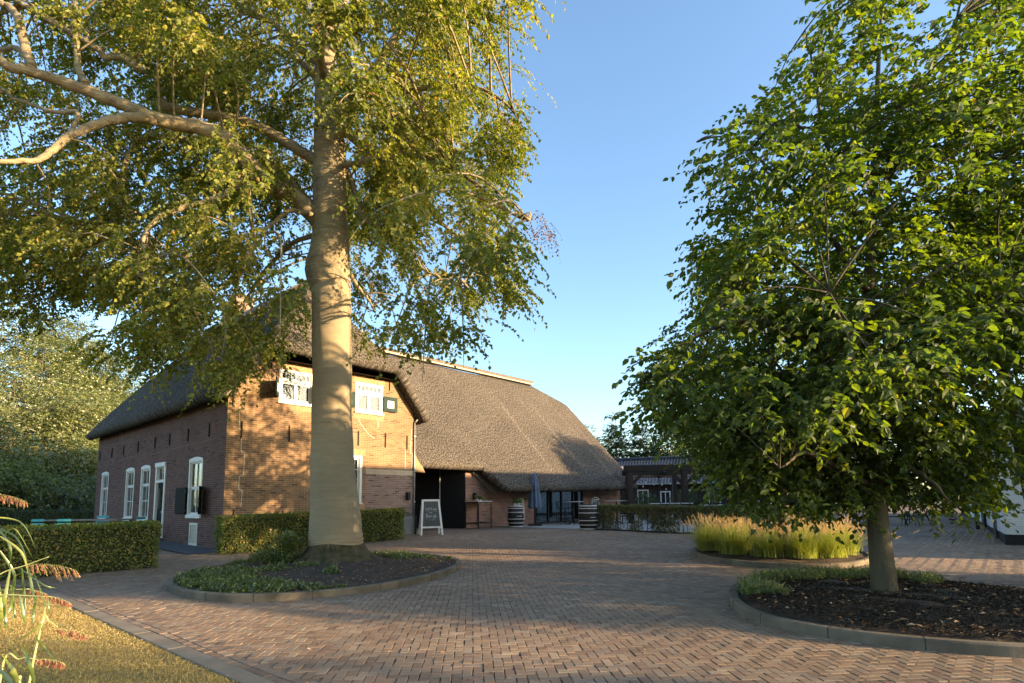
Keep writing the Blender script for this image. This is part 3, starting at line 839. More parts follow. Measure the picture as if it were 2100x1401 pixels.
shutter(w2, (4.13, -.045), .57, 4.61, 5.14, math.radians(180 + 4))

a, b, e, f = LWIN[0]
m = MB(); frame_rect(m, 1, a, b, e, f, .09, -.02, .1); m.box(a - .03, b + .03, -.06, 0, e - .03, e + .01)
wl_ = m.build('window', MT['white'], house, bevel=.004)
s_ = MB(); frame_rect(s_, 1, a + .09, b - .09, e + .09, f - .09, .05, .04, .08)
bars(s_, 1, [((a + b) / 2, e + .14, f - .14)], [(e + .14 + (f - e - .28) * k / 4, a + .14, b - .14) for k in (1, 2, 3)], .045, .078, .03)
s_.build('sash', MT['white'], wl_); pane_obj(1, a + .13, b - .13, e + .13, f - .13, .06, wl_); curtain_obj(1, a + .1, b - .1, e + .1, f - .1, .115, wl_, 'reflect_net')
pane_obj(1, a + .05, b - .05, e + .05, f - .05, .138, wl_, 'darkroom', 'backing')

def side_window(a, b, e, f, kind='sash'):
    # segmental white head
    m = MB(); frame_rect(m, 0, a, b, e, f, .085, -.012, .09)
    n = 10; arc = [(a + (b - a) * k / n, f - .005 + .055 * math.sin(pi * k / n) + .02) for k in range(n + 1)]
    m.prism([(a, f - .06)] + arc + [(b, f - .06)], 0, -.022, -.0125)
    m.box(-.05, 0, a - .02, b + .02, e - .04, e + .06)
    w = m.build('window', MT['white'], house, bevel=.004)
    s_ = MB(); mid = (a + b) / 2
    ztr = e + (f - e) * (.66 if kind == 'sash' else .5)
    frame_rect(s_, 0, a + .085, b - .085, e + .085, ztr, .045, .045, .08); frame_rect(s_, 0, a + .085, b - .085, ztr + .001, f - .085, .045, .03, .066)
    bars(s_, 0, [(mid, ztr + .045, f - .13), (mid, e + .13, ztr - .045)], [], .04, .07, .028)
    if kind == 'sash': bars(s_, 0, [], [(e + .085 + (ztr - e) * .48, a + .13, b - .13)], .05, .078, .028)
    s_.build('sash', MT['white'], w)
    pane_obj(0, a + .12, b - .12, e + .12, f - .12, .06, w); curtain_obj(0, a + .09, b - .09, e + .09, f - .09, .11, w, 'reflect_net')
    pane_obj(0, a + .05, b - .05, e + .05, f - .05, .138, w, 'darkroom', 'backing')
    return w
for q in (SW[3], SW[4], SW[5]): side_window(*q)
wn4 = side_window(*SW[0], kind='cross')
shutter(wn4, (-.045, 2.79), 1.0, 1.1, 1.93, math.radians(88), 'darkgreen', False)
shutter(wn4, (-.03, 1.60), .55, 1.1, 1.93, math.radians(246), 'darkgreen', False)
for z in (1.2, 1.8):
    m = MB(); m.box(-.07, -.03, 2.72, 2.85, z, z + .03); m.build('hinge', MT['iron'], wn4)
# cellar opening with bars
a, b, e, f = SW[1]
m = MB(); frame_rect(m, 0, a, b, e, f, .07, -.012, .06); cw = m.build('cellar_window', MT['cream'], house)
m = MB()
for k in range(1, 6): m.box(.0, .025, a + .07 + (b - a - .14) * k / 6 - .018, a + .07 + (b - a - .14) * k / 6 + .018, e + .07, f - .07)
m.build('window_bar', MT['cream'], cw); pane_obj(0, a + .03, b - .03, e + .03, f - .03, .1, cw, 'darkroom', 'backing')
# side door with transom light
a, b, e, f = SW[2]
m = MB(); frame_rect(m, 0, a, b, e - .1, f + .02, .13, -.03, .1); m.box(-.03, .1, a + .13, b - .13, 2.16, 2.24)
m.box(-.055, -.005, a - .02, b + .02, f - .09, f + .05)
dr = m.build('side_door', MT['white'], house, bevel=.005)
m = MB(); m.box(.045, .085, a + .13, b - .13, e, 2.16)
m2 = MB(); frame_rect(m2, 0, a + .2, b - .2, e + .25, e + .95, .03, .03, .05)
m.build('door_leaf', MT['darkgreen'], dr, bevel=.004); m2.build('door_panel', MT['darkgreen'], dr)
m = MB(); m.box(.02, .045, a + .2, b - .2, 1.25, 1.98); m.build('pane', MT['glass'], dr)
m = MB(); frame_rect(m, 0, a + .13, b - .13, 2.24, f - .11, .03, .04, .07); bars(m, 0, [((a + b) / 2, 2.27, f - .14)], [], .04, .07, .025); m.build('transom_light', MT['white'], dr)
pane_obj(0, a + .15, b - .15, 2.26, f - .13, .055, dr); pane_obj(0, a + .13, b - .13, 1.9, f - .1, .12, dr, 'darkroom', 'backing')
m = MB(); m.box(-.02, .045, a + .17, a + .2, 1.1, 1.22); m.bar((-.02, a + .185, 1.16), (-.02, a + .3, 1.16), .02); m.build('door_handle', MT['zinc'], dr)
m = MB(); m.box(-.38, .1, a - .1, b + .1, -.1, .1 + ground(0, 19)); m.build('doorstep', MT['blue_gravel'], house, bevel=.01)

# wall lamps
def wall_lamp(u, y, z, parent=house):
    m = MB(); m.box(u - .06, u + .06, y - .13, y - .01, z, z + .26); m.box(u - .075, u + .075, y - .145, y, z + .26, z + .28)
    m.box(u - .03, u + .03, y - .01, y + .01, z + .05, z + .2)
    return m.build('wall_lamp', MT['black'], parent, bevel=.006)
wall_lamp(6.38, 0, 1.48)
m = MB(); m.tube([(6.66, -.045, 4.3), (6.66, -.045, .9)], .03, 10); m.tube([(6.66, -.045, 4.3), (6.72, -.1, 4.42), (6.8, -.1, 4.45)], .03, 8)
for z in (1.4, 2.6, 3.8): m.box(6.62, 6.70, -.08, 0, z, z + .03)
m.build('downpipe', MT['zinc'], house)
m = MB(); m.tube([(6.70, -.09, -.1), (6.70, -.09, .92)], .035, 10); m.build('drain_post', MT['iron'], house)

# ---- roofs
def roof_shell(name, polys, thick, mat, parent, sub=6, smooth=10, seed=0, amp=.035):
    bm = bmesh.new(); vmap = {}
    def gv(p):
        k = tuple(round(c, 3) for c in p)
        if k not in vmap: vmap[k] = bm.verts.new(p)
        return vmap[k]
    for p in polys: bm.faces.new([gv(q) for q in p])
    bmesh.ops.recalc_face_normals(bm, faces=bm.faces)
    if sum(f.normal.z * f.calc_area() for f in bm.faces) < 0: bmesh.ops.reverse_faces(bm, faces=bm.faces)
    # refine evenly
    for k in range(7):
        es = [e for e in bm.edges if e.calc_length() > .34]
        if not es: break
        bmesh.ops.subdivide_edges(bm, edges=es, cuts=1, use_grid_fill=True)
        bmesh.ops.triangulate(bm, faces=[f for f in bm.faces if len(f.verts) > 4])
    for v in bm.verts:
        n = mnoise.noise(v.co * .9 + Vector((seed, 0, 0))) * amp + mnoise.noise(v.co * 3.1 + Vector((seed, 5, 0))) * amp * .5
        v.co += v.normal * n
    # planar uv kept from the unsmoothed faces: u along the eave, v up the slope
    me = bpy.data.meshes.new(name)
    bm.normal_update()
    uvl = bm.loops.layers.uv.new('UVMap')
    dirs = []
    for f in bm.faces:
        n = f.normal
        if abs(n.y) > abs(n.x): u = Vector((1, 0, 0))
        else: u = Vector((0, 1, 0))
        for l in f.loops:
            c = l.vert.co; l[uvl].uv = (c.dot(u), c.z * 1.35)
    bm.to_mesh(me); bm.free()
    me.polygons.foreach_set('use_smooth', [True] * len(me.polygons))
    o = link_mesh(me, name, parent, mat)
    s_ = o.modifiers.new('thick', 'SOLIDIFY'); s_.thickness = thick; s_.offset = -1; s_.use_even_offset = False
    sm = o.modifiers.new('soft', 'SMOOTH'); sm.factor = .5; sm.iterations = smooth
    return o
zr, ze = 9.3, 4.45
def zl(s): return ze + (s + .55) * (zr - ze) / 3.9
zh = 6.08; sh = -.55 + (zh - ze) * 3.9 / (zr - ze)
t0, t1 = -.42, 14.4
hl = [(-.55, t0, ze), (sh, t0, zh), (3.35, 1.7, zr), (3.35, 12.7, zr), (sh, t1, zh), (-.55, t1, ze)]
hr = [(6.7 - x, y, z) for x, y, z in hl]
Ls = [(-.55, 1.7, ze), (-.55, 12.7, ze)]
Rs = [(7.25, 1.7, ze), (7.25, 12.7, ze)]
midl0 = (sh, 3.0, zl(sh)); 
polys = [[hl[0], hl[1], hl[2], Ls[0]], [Ls[0], hl[2], hl[3], Ls[1]], [Ls[1], hl[3], hl[4], hl[5]],
         [hr[0], Rs[0], hr[2], hr[1]], [Rs[0], Rs[1], hr[3], hr[2]], [Rs[1], hr[5], hr[4], hr[3]],
         [hl[1], hr[1], hl[2]], [hl[4], hl[3], hr[4]]]
roof_shell('thatched_roof', polys, .34, MT['thatch'], house, seed=1, smooth=3)
# dark boarding under the half hip and eaves, wooden verge strip on the left gable edge
m = MB(); m.bar((-.2, -.30, 4.42), (.66, -.30, 5.74), .05, .09); m.build('verge_board', MT['wood_grey'], house)
m = MB()
m.face([(.62, -.3, 5.74), (6.1, -.3, 5.74), (6.1, .15, 5.80), (.62, .15, 5.80)])
m.face([(-.3, 0, 4.33), (0, 0, 4.45), (0, 14, 4.45), (-.3, 14, 4.33)])
m.build('soffit', MT['wood_dark'], house)
# ridge
m = MB(); m.tube([(3.35, 1.75, zr + .0), (3.35, 12.6, zr + .0)], .15, 10); m.build('ridge_cap', MT['concrete'], house)

m = MB(); m.box(3.0, 3.75, 7.3, 7.95, 8.6, 10.05); m.box(2.94, 3.81, 7.24, 8.01, 10.05, 10.17); ch = m.build('chimney', MT['brick_pink'], house)
m = MB()
for q in (3.2, 3.55): m.tube([(q, 7.62, 10.17), (q, 7.62, 10.36)], .1, 10)
m.build('chimney_pot', MT['concrete'], ch)

# barn
def zb(t): return 1.93 + 1.09 * (t + .15)
ts = 6.05; zt = zb(ts)
se = 23.3; tv = 5.0; zhb = zb(tv)
fr = [(6.73, .72), (11.05, .72), (11.7, -.15), (20.6, 0.0), (se, .08)]
def fb(p): return (p[0], p[1], zb(p[1]))
pol = [[fb(fr[0]), fb(fr[1]), (9.5, ts, zt), (5.0, ts, zt)],
       [fb(fr[1]), fb(fr[2]), (11.7, ts, zt), (9.5, ts, zt)],
       [fb(fr[2]), fb(fr[3]), (20.6, ts, zt), (11.7, ts, zt)],
       [fb(fr[3]), fb(fr[4]), (se - .25, tv, zhb), (20.6, ts, zt)],
       [(20.6, ts, zt), (se - .25, tv, zhb), (se - .25, 2 * ts - tv, zhb)],
       [(5.0, ts, zt), (20.6, ts, zt), (20.6, 2 * ts + .15, 1.93), (5.0, 2 * ts + .15, 1.93)],
       [(20.6, ts, zt), (se - .25, 2 * ts - tv, zhb), (se, 2 * ts + .15, 1.93), (20.6, 2 * ts + .15, 1.93)]]
# join t-junctions
pol[5] = [(5.0, ts, zt), (9.5, ts, zt), (11.7, ts, zt), (20.6, ts, zt), (20.6, 2 * ts + .15, 1.93), (5.0, 2 * ts + .15, 1.93)]
br = roof_shell('barn_roof', pol, .36, MT['thatch'], house, seed=9, smooth=3)
tag(br, 'long low thatched roof of the barn wing')
# thatch cheek beside the entrance
m = MB(); m.hexa([(6.705, .02, 2.5), (7.75, .62, 2.52), (7.75, 1.1, 2.6), (6.705, 1.1, 2.6), (6.705, .12, 3.42), (7.3, .72, 3.1), (7.9, 1.6, 3.7), (6.705, 1.6, 3.7)])
m.build('thatch_cheek', MT['thatch_under'], house, bevel=.06)
# ridge of the barn: mortar bed with half-round tiles
m = MB(); m.prism([(ts - .17, zt - .03), (ts + .17, zt - .03), (ts + .16, zt + .06), (ts, zt + .13), (ts - .16, zt + .06)], 0, 4.6, 20.7)
rc = m.build('ridge_bed', simple('ridge_mortar', (.50, .42, .30), (.4, .33, .24), 6, .9, .5, 30), house, bevel=.02)
m = MB(); k = 4.7
while k < 20.6:
    n = 8; x0, x1 = k, k + .33
    for j in range(n):
        a0, a1 = pi * j / n, pi * (j + 1) / n
        r0, r1 = .155, .195
        P_ = lambda x, a, r: (x, ts + r * math.cos(a), zt + .075 + r * .95 * math.sin(a))
        m.face([P_(x0, a0, r0), P_(x1, a0, r1), P_(x1, a1, r1), P_(x0, a1, r0)], True)
        m.face([P_(x1, a0, r1), P_(x1, a0, r1 - .05), P_(x1, a1, r1 - .05), P_(x1, a1, r1)])
    k += .27
m.build('ridge_tile', simple('ridge_tiles', (.17, .13, .09), (.11, .085, .06), 5, .8, .3, 30), house, recalc=False)

# barn front wall at t=1.3
bw = MB()
BH = [(13.82, 14.32, .5, 1.55), (15.12, 19.2, .3, 2.1), (20.03, 20.75, .6, 1.6)]
wall_cells(bw, 1, 1.3, 10.5, 23.0, -.1, 3.1, BH)
bw.face([(23.0, 1.3, -.1), (23.0, 10.8, -.1), (23.0, 10.8, 3.0), (23.0, 1.3, 3.0)])
bw.face([(23.0, 1.3, 3.0), (23.0, 10.8, 3.0), (23.0, 7.4, 6.6), (23.0, 4.7, 6.6)])
bwo = bw.build('barn_wall', MT['brick_barn'], house, recalc=False)
def arched_small(a, b, e, f):
    m = MB(); frame_rect(m, 1, a, b, e, f - .12, .05, 1.27, 1.36)
    n = 8; r = (b - a) / 2; c_ = (a + b) / 2
    outer = [(c_ + r * math.cos(pi * k / n), f - .17 + .17 * math.sin(pi * k / n)) for k in range(n + 1)]
    inner = [(c_ + (r - .05) * math.cos(pi * k / n), f - .17 + .12 * math.sin(pi * k / n)) for k in range(n, -1, -1)]
    m.prism(outer + inner, 1, 1.27, 1.36)
    w = m.build('window', MT['white'], house)
    s_ = MB(); bars(s_, 1, [(a + (b - a) * k / 4, e + .05, f - .05) for k in (1, 2, 3)], [(e + (f - e) * k / 4, a + .05, b - .05) for k in (1, 2, 3)], 1.3, 1.33, .02); s_.build('glazing_bar', MT['white'], w)
    pane_obj(1, a + .03, b - .03, e + .03, f - .03, 1.34, w); pane_obj(1, a - .02, b + .02, e - .02, f + .02, 1.445, w, 'darkroom', 'backing')
arched_small(*BH[0]); arched_small(*BH[2])
# wide black glazing
a, b, e, f = BH[1]
m = MB(); frame_rect(m, 1, a, b, e, f, .07, 1.27, 1.4)
for u in (16.2, 17.3, 18.3): m.box(u - .035, u + .035, 1.28, 1.38, e + .07, f - .07)
gw = m.build('glass_front', MT['black'], house)
pane_obj(1, a + .05, b - .05, e + .05, f - .05, 1.33, gw)
m = MB(); m.box(a - .3, b + .3, 1.5, 4.5, e - .05, e - .01); m.box(a - .3, b + .3, 4.5, 4.55, e, 2.4); m.build('room', MT['darkroom'], gw)
m = MB(); m.bar((10.9, 1.24, 2.70), (12.35, 1.24, 1.72), .12, .16); m.build('strut_beam', MT['wood_grey'], house, bevel=.01)
wall_lamp(10.98, 1.3, 1.5)
# entrance: black folding leaves and glass front set back behind the corner
m = MB()
def leafp(p, q, z0, z1, th=.05):
    m.bar((p[0], p[1], (z0 + z1) / 2), (q[0], q[1], (z0 + z1) / 2), th, z1 - z0)
leafp((10.47, 1.33), (9.95, 2.35), .2, 3.2); leafp((9.95, 2.40), (9.40, 3.4), .2, 3.2)
en = m.build('entrance_door', MT['black'], house)
m = MB(); m.tube([(9.93, 2.33, .2), (9.93, 2.33, 3.0)], .03, 8); m.build('door_post', MT['zinc'], en)
m = MB()
for u in (6.75, 7.6, 8.5, 9.35): m.box(u, u + .06, 3.38, 3.46, .2, 3.0)
m.box(6.75, 9.4, 3.38, 3.46, 2.3, 2.4); m.box(6.75, 9.4, 3.38, 3.46, .2, .3)
ef = m.build('entrance_front', MT['black'], house)
pane_obj(1, 6.8, 9.38, .3, 2.95, 3.41, ef)
m = MB(); m.box(8.45, 8.52, 3.2, 3.27, .2, 3.1); m.build('steel_post', MT['zinc'], ef)
m = MB(); m.box(6.7, 10.5, 6.4, 6.5, .2, 3.4); m.box(6.72, 10.45, 1.4, 6.4, 3.2, 3.25); m.box(10.5, 10.55, 1.35, 6.4, .2, 3.3); m.box(6.69, 6.72, 1.6, 6.4, .2, 3.4)
m.build('hall', MT['darkroom'], ef)
m = MB(); m.box(7.2, 8.3, 3.9, 4.3, .9, 1.7); m.box(8.5, 8.95, 3.9, 4.2, 1.3, 1.45); m.build('counter_board', simple('pale_board', (.38, .42, .45), (.3, .34, .37), 3, .6), ef)
# ================================================================ FOLIAGE TOOLS
def sprays(C, R, ns, K, slen, droop, L, W, mat, parent, name='foliage', out=None, twig='twig', six=False, fold=.25,
           flat=.6, ribbon=.006, hang=.0, jl=.25, clumpy=1.0, twigname='twigs'):
    "C (n,3) cluster centres, R radius per cluster; ns sprays each with K leaves along a drooping twig"
    C = np.asarray(C); n = len(C); R = np.broadcast_to(np.asarray(R, float), (n,))
    c = np.repeat(C, ns, 0); r = np.repeat(R, ns)
    off = unit(len(c)) * (RNG.random(len(c))[:, None] ** .5) * r[:, None] * clumpy
    off[:, 2] *= .7
    S = c + off
    d = unit(len(c)) + off / (r[:, None] + 1e-6) * .9
    if out is not None:
        o_ = S - np.asarray(out); o_[:, 2] *= .3; o_ /= np.linalg.norm(o_, axis=1, keepdims=True); d += o_ * .8
    d[:, 2] = d[:, 2] * .4 - hang
    d /= np.linalg.norm(d, axis=1, keepdims=True)
    l = slen * (1 + RNG.normal(0, jl, len(c))).clip(.4, 1.8)
    t = (np.arange(K) + .8) / K
    T = np.repeat(t[None], len(c), 0) + RNG.normal(0, .25 / K, (len(c), K))
    pos = S[:, None, :] + d[:, None, :] * (l[:, None] * T)[:, :, None]
    pos[:, :, 2] -= droop * l[:, None] * T ** 2
    tan = d[:, None, :] + np.zeros((1, K, 1)); tan = tan.copy(); tan[:, :, 2] -= 2 * droop * T
    tan /= np.linalg.norm(tan, axis=2, keepdims=True)
    side = np.cross(tan, np.array([0, 0, 1.0])); side /= (np.linalg.norm(side, axis=2, keepdims=True) + 1e-6)
    sg = np.where(np.arange(K) % 2 == 0, 1, -1)[None, :, None]
    D = tan * .65 + side * sg * .8 + RNG.normal(0, .35, tan.shape); D[:, :, 2] -= .25
    P = pos.reshape(-1, 3); D = D.reshape(-1, 3)
    N = RNG.normal(0, flat, P.shape); N[:, 2] += 1.0
    m = len(P)
    Ls = L * (1 + RNG.normal(0, .2, m)).clip(.5, 1.5); Ws = Ls * (W / L)
    base = np.repeat(np.repeat(RNG.normal(.0, .16, n), ns)[:, None], K, 1).reshape(-1)
    rnd = (RNG.random(m) * .72 + .10 + base * .8).clip(0, .94); rnd = np.where(RNG.random(m) < .018, .995, rnd)
    lo = leaf_mesh(name, P, D, N, Ls, Ws, MT[mat], parent, six=six, rnd=rnd, fold=fold)
    if twig:
        tt = np.linspace(0, 1, 4)
        q = S[:, None, :] + d[:, None, :] * (l[:, None] * tt[None])[:, :, None]; q[:, :, 2] -= droop * l[:, None] * tt ** 2
        w = np.zeros_like(q); w[:, :, 2] = ribbon; w2 = np.cross(d, [0, 0, 1.0]); w2 /= (np.linalg.norm(w2, axis=1, keepdims=True) + 1e-6)
        tp = (1 - .7 * tt)[None, :, None]
        A = q + w * .5 * tp + w2[:, None, :] * ribbon * .4 * tp; B = q - w * .5 * tp - w2[:, None, :] * ribbon * .4 * tp
        V = np.stack([A, B], 2).reshape(-1, 3)
        b = np.arange(len(c))[:, None] * 8; fc = np.concatenate([b + [2 * k, 2 * k + 2, 2 * k + 3, 2 * k + 1] for k in range(3)], 0)
        np_mesh(twigname, V, fc, 4, MT[twig], parent)
    return lo

def limb(mb, pts, r0, r1, n=8, wob=.0, power=1.0):
    P = spline(pts, 5, closed=False); m = len(P)
    P = [p + Vector((random.uniform(-wob, wob), random.uniform(-wob, wob), random.uniform(-wob, wob))) for p in P]
    mb.tube(P, [r0 + (r1 - r0) * (k / (m - 1)) ** power for k in range(m)], n)
    return P

def gridpick(xs, ys, M, N):
    "draw N (px,py) from a coverage table"
    M = np.array(M, float); w = M.ravel() / M.sum(); k = RNG.choice(M.size, N, p=w)
    iy, ix = np.unravel_index(k, M.shape)
    dx = (xs[1] - xs[0]); dy = ys[1] - ys[0]
    return np.array(xs)[ix] + RNG.uniform(-.5, .5, N) * dx, np.array(ys)[iy] + RNG.uniform(-.5, .5, N) * dy

# ================================================================ THE BIG BEECH
TY = 12.3
beech = top('beech_tree', 'huge old beech with its trunk wrapped in burlap on the round island before the farmhouse', 'tree', (-3.72, 12.3, .05))
tr_pts = [(690, 1118), (688, 1060), (684, 1000), (682, 920), (681, 820), (681, 720), (680, 640), (678, 590), (672, 556), (676, 520), (678, 480), (677, 430), (676, 360), (676, 300), (672, 240), (670, 180), (667, 110), (662, 40), (656, -60), (650, -200), (650, -360)]
tr_w = [110, 101, 93, 85, 81, 81, 81, 84, 93, 84, 78, 74, 70, 66, 58, 50, 44, 38, 32, 22, 10]
tp = [at(a, b, TY) for a, b in tr_pts]
trr = [w / 2 / F * 12.1 for w in tr_w]
kw = 8
m = MB(); sp = spline(tp[kw - 1:], 7, closed=False); rr = np.interp(np.linspace(0, len(tp) - kw, len(sp)), range(len(tp) - kw + 1), trr[kw - 1:])
m.tube([p for p in sp], [r * (1 + .05 * mnoise.noise(Vector((0, 0, p.z * 1.4)))) for p, r in zip(sp, rr)], 30, jit=.02)
trunk = m.build('trunk', MT['beech_bark'], beech, world=True)
TWN = simple('twine', (.55, .40, .22), (.4, .28, .15), 20, .9)
# burlap wrap with folds
def wrap_mesh():
    sp = spline(tp[:kw + 1], 14, closed=False); rr = np.interp(np.linspace(0, kw, len(sp)), range(kw + 1), trr[:kw + 1])
    n = 56; V = []; Fc = []
    for k, (p, r) in enumerate(zip(sp, rr)):
        for j in range(n):
            a = 2 * pi * j / n; c, s_ = math.cos(a), math.sin(a)
            f = .006 * mnoise.noise(Vector((c * 1.3 + p.z * 1.3, s_ * 1.3, p.z * 5 + c * 3))) * (1 + 1.6 * mnoise.noise(Vector((c * 2, s_ * 2, p.z * .8)))) + .02 * mnoise.noise(Vector((c, s_, p.z * 1.1)))
            V.append((p.x + c * (r + f), p.y + s_ * (r + f), p.z + .02 * mnoise.noise(Vector((c * 2, s_ * 2, p.z)))))
    for k in range(len(sp) - 1):
        for j in range(n):
            a = k * n + j; b = k * n + (j + 1) % n; Fc.append((a, b, b + n, a + n))
    return np_mesh('burlap_wrap', np.array(V), np.array(Fc), 4, MT['burlap'], beech, smooth=True)
wr = wrap_mesh()
for zz, tilt in ((5.62, .06), (5.68, -.05), (5.74, .1), (.60, .02), (6.28, .12), (3.1, -.03)):
    k = int(np.argmin([abs(p.z - zz) for p in tp])); c = tp[k]; r_ = float(np.interp(zz, [p.z for p in tp[:12]], trr[:12])) + .008
    cx = float(np.interp(zz, [p.z for p in tp[:12]], [p.x for p in tp[:12]])); cy = TY
    ring = [(cx + r_ * math.cos(a), cy + r_ * math.sin(a), zz + tilt * math.sin(a * 1 + zz) + .01 * math.sin(a * 5)) for a in np.linspace(0, 2 * pi, 40)]
    m = MB(); m.tube(ring, .006, 5, cap=False); m.build('twine', TWN, wr, world=True)
# root flare
def flare():
    n = 72; V = []; Fc = []; base = tp[0]; zs = np.linspace(0, 1, 13)
    for k, t in enumerate(zs):
        z = .53 * (1 - t) + .09 * t + ground(0, 12.3) * 0
        for j in range(n):
            a = 2 * pi * j / n
            fl = 1 + .26 * math.sin(a * 5 + .6) + .16 * math.sin(a * 9 + 2) + .06 * math.sin(a * 3)
            r = .57 + (t ** 2.2) * .46 * fl + t * .08 + .05 * mnoise.noise(Vector((math.cos(a) * 3, math.sin(a) * 3, z * 5))) + .03 * mnoise.noise(Vector((math.cos(a) * 9, math.sin(a) * 9, z * 7)))
            V.append((base.x + r * math.cos(a), base.y + r * math.sin(a), z + (.02 * math.sin(a * 3) if k == 0 else 0)))
    V.append((base.x, base.y, .53))
    for k in range(len(zs) - 1):
        for j in range(n):
            a = k * n + j; b = k * n + (j + 1) % n; Fc.append((a, a + n, b + n)); Fc.append((a, b + n, b))
    for j in range(n): Fc.append((len(V) - 1, j, (j + 1) % n))
    return np_mesh('root_flare', np.array(V), np.array(Fc), 3, MT['moss_bark'], beech, smooth=True)
flare()
# limbs, drawn after the real ones
LB = {
 'l1': ([(662, 462, 12.3), (607, 407, 12.0), (550, 376, 11.7), (500, 322, 11.3), (450, 276, 11.0), (386, 257, 10.8), (314, 243, 10.5), (257, 217, 10.3), (200, 194, 10.1), (129, 169, 9.9), (57, 146, 9.7), (14, 134, 9.6), (-20, 105, 9.5), (-120, 60, 9.2), (-240, 40, 9.0)], 38, 12),
 'l2': ([(668, 345, 12.3), (620, 312, 12.3), (571, 283, 12.3), (514, 254, 12.1), (443, 237, 12.0), (386, 229, 11.9), (340, 217, 11.8), (326, 189, 11.8), (323, 160, 11.7), (286, 140, 11.6), (249, 117, 11.5), (217, 117, 11.5), (200, 100, 11.4), (157, 74, 11.3), (114, 49, 11.2), (71, 23, 11.1), (31, 0, 11.0), (-60, -60, 10.8)], 24, 9),
 'l3': ([(320, 247, 10.5), (271, 240, 10.2), (214, 251, 9.9), (171, 266, 9.7), (129, 289, 9.5), (97, 317, 9.4), (71, 328, 9.3), (0, 331, 9.0), (-90, 330, 8.8)], 22, 8),
 'l4': ([(129, 292, 9.6), (149, 263, 9.9), (160, 231, 10.0), (109, 231, 10.1), (71, 217, 10.2), (26, 200, 10.3), (0, 180, 10.3), (-60, 160, 10.4)], 11, 6),
 'l5': ([(177, 172, 10.0), (160, 137, 10.2), (154, 57, 10.4), (154, 17, 10.6), (150, -60, 10.9), (160, -200, 11.3)], 16, 6),
 'l6': ([(66, 140, 9.7), (54, 109, 9.8), (46, 71, 9.9), (37, 37, 9.9), (17, 14, 10.0), (0, 6, 10), (-60, -40, 10.2)], 21, 14),
 'l7': ([(57, 122, 9.75), (34, 100, 9.9), (0, 100, 10.1), (-60, 90, 10.3)], 13, 8),
 'l8': ([(655, 440, 12.5), (600, 380, 12.7), (520, 320, 12.8), (409, 291, 12.7), (343, 286, 12.6), (303, 277, 12.5), (271, 306, 12.4), (251, 357, 12.3), (249, 427, 12.2), (215, 455, 12.1), (180, 500, 12), (170, 560, 12)], 20, 5),
 'l9': ([(540, 366, 11.6), (500, 366, 11.3), (471, 393, 11.1), (429, 413, 10.9), (371, 427, 10.7), (320, 450, 10.5), (290, 500, 10.4), (280, 560, 10.3)], 20, 6),
 'l10': ([(640, 440, 12.0), (594, 433, 11.6), (557, 461, 11.3), (520, 500, 11), (500, 560, 10.8)], 11, 4),
 'l11': ([(668, 292, 12.3), (704, 266, 12.0), (721, 237, 11.9), (744, 177, 11.7), (781, 123, 11.6), (807, 83, 11.5), (824, 49, 11.4), (850, 3, 11.4), (880, -80, 11.3), (930, -200, 11.2)], 24, 8),
 'l12': ([(672, 110, 12.3), (690, 90, 12.1), (707, 51, 11.9), (740, 0, 11.7), (780, -80, 11.5), (800, -200, 11.5)], 18, 8),
 'l13': ([(705, 330, 12.4), (721, 376, 12.5), (733, 407, 12.5), (744, 447, 12.4), (779, 464, 12.3), (799, 490, 12.3), (836, 521, 12.2), (864, 550, 12.1), (907, 573, 12.0), (960, 590, 11.9)], 14, 4),
 'l14': ([(718, 562, 12.3), (735, 590, 12.6), (750, 605, 12.8), (770, 640, 13)], 9, 3),
 'l15': ([(690, 262, 12.3), (780, 330, 12.8), (861, 407, 13.1), (904, 456, 13.3), (936, 481, 13.4), (980, 500, 13.5)], 15, 4),
 'l16': ([(700, 340, 12.2), (800, 320, 11.4), (900, 330, 11.0), (980, 380, 10.8), (1040, 430, 10.7), (1082, 452, 10.7), (1088, 432, 10.7)], 12, 2.5),
 'l17': ([(690, 170, 12.3), (780, 190, 12.0), (900, 180, 11.7), (980, 180, 11.6), (1040, 215, 11.5), (1078, 270, 11.5)], 14, 2.5),
 'l18': ([(665, 140, 12.3), (600, 90, 12.6), (560, 46, 12.8), (520, 30, 13), (440, -30, 13.3), (380, -120, 13.5)], 18, 7),
 'l19': ([(668, 100, 12.4), (700, 20, 13), (760, -60, 13.5), (900, -100, 14)], 16, 6),
 'l20': ([(670, 210, 12.3), (640, 150, 13.2), (590, 110, 14.3), (520, 90, 15.5), (450, 80, 16.8)], 20, 6),
 'l21': ([(672, 240, 12.3), (720, 200, 13.6), (790, 180, 15), (850, 200, 16.4), (900, 230, 17.5)], 18, 6),
 'l22': ([(668, 180, 12.2), (650, 60, 10.8), (640, -140, 9.5), (620, -420, 8.2)], 20, 8),
 'l23': ([(655, 480, 12.5), (600, 500, 13.2), (540, 560, 14), (500, 620, 14.6), (470, 650, 15)], 12, 4),
}
limb_pts = []
for k_, (pts, w0, w1) in LB.items():
    m = MB(); Y0 = pts[0][2]; Y1 = pts[-1][2]
    P = limb(m, [at(*p) for p in pts], w0 / 2 / F * Y0, w1 / 2 / F * Y1, 10, wob=.015)
    limb_pts += [(p, k_) for p in P[3:]]
    m.build('limb', MT['beech_bark'], beech, world=True)
for p in spline(tp[11:], 3, closed=False): limb_pts.append((p, 't'))
LPT = np.array([tuple(p) for p, _ in limb_pts])

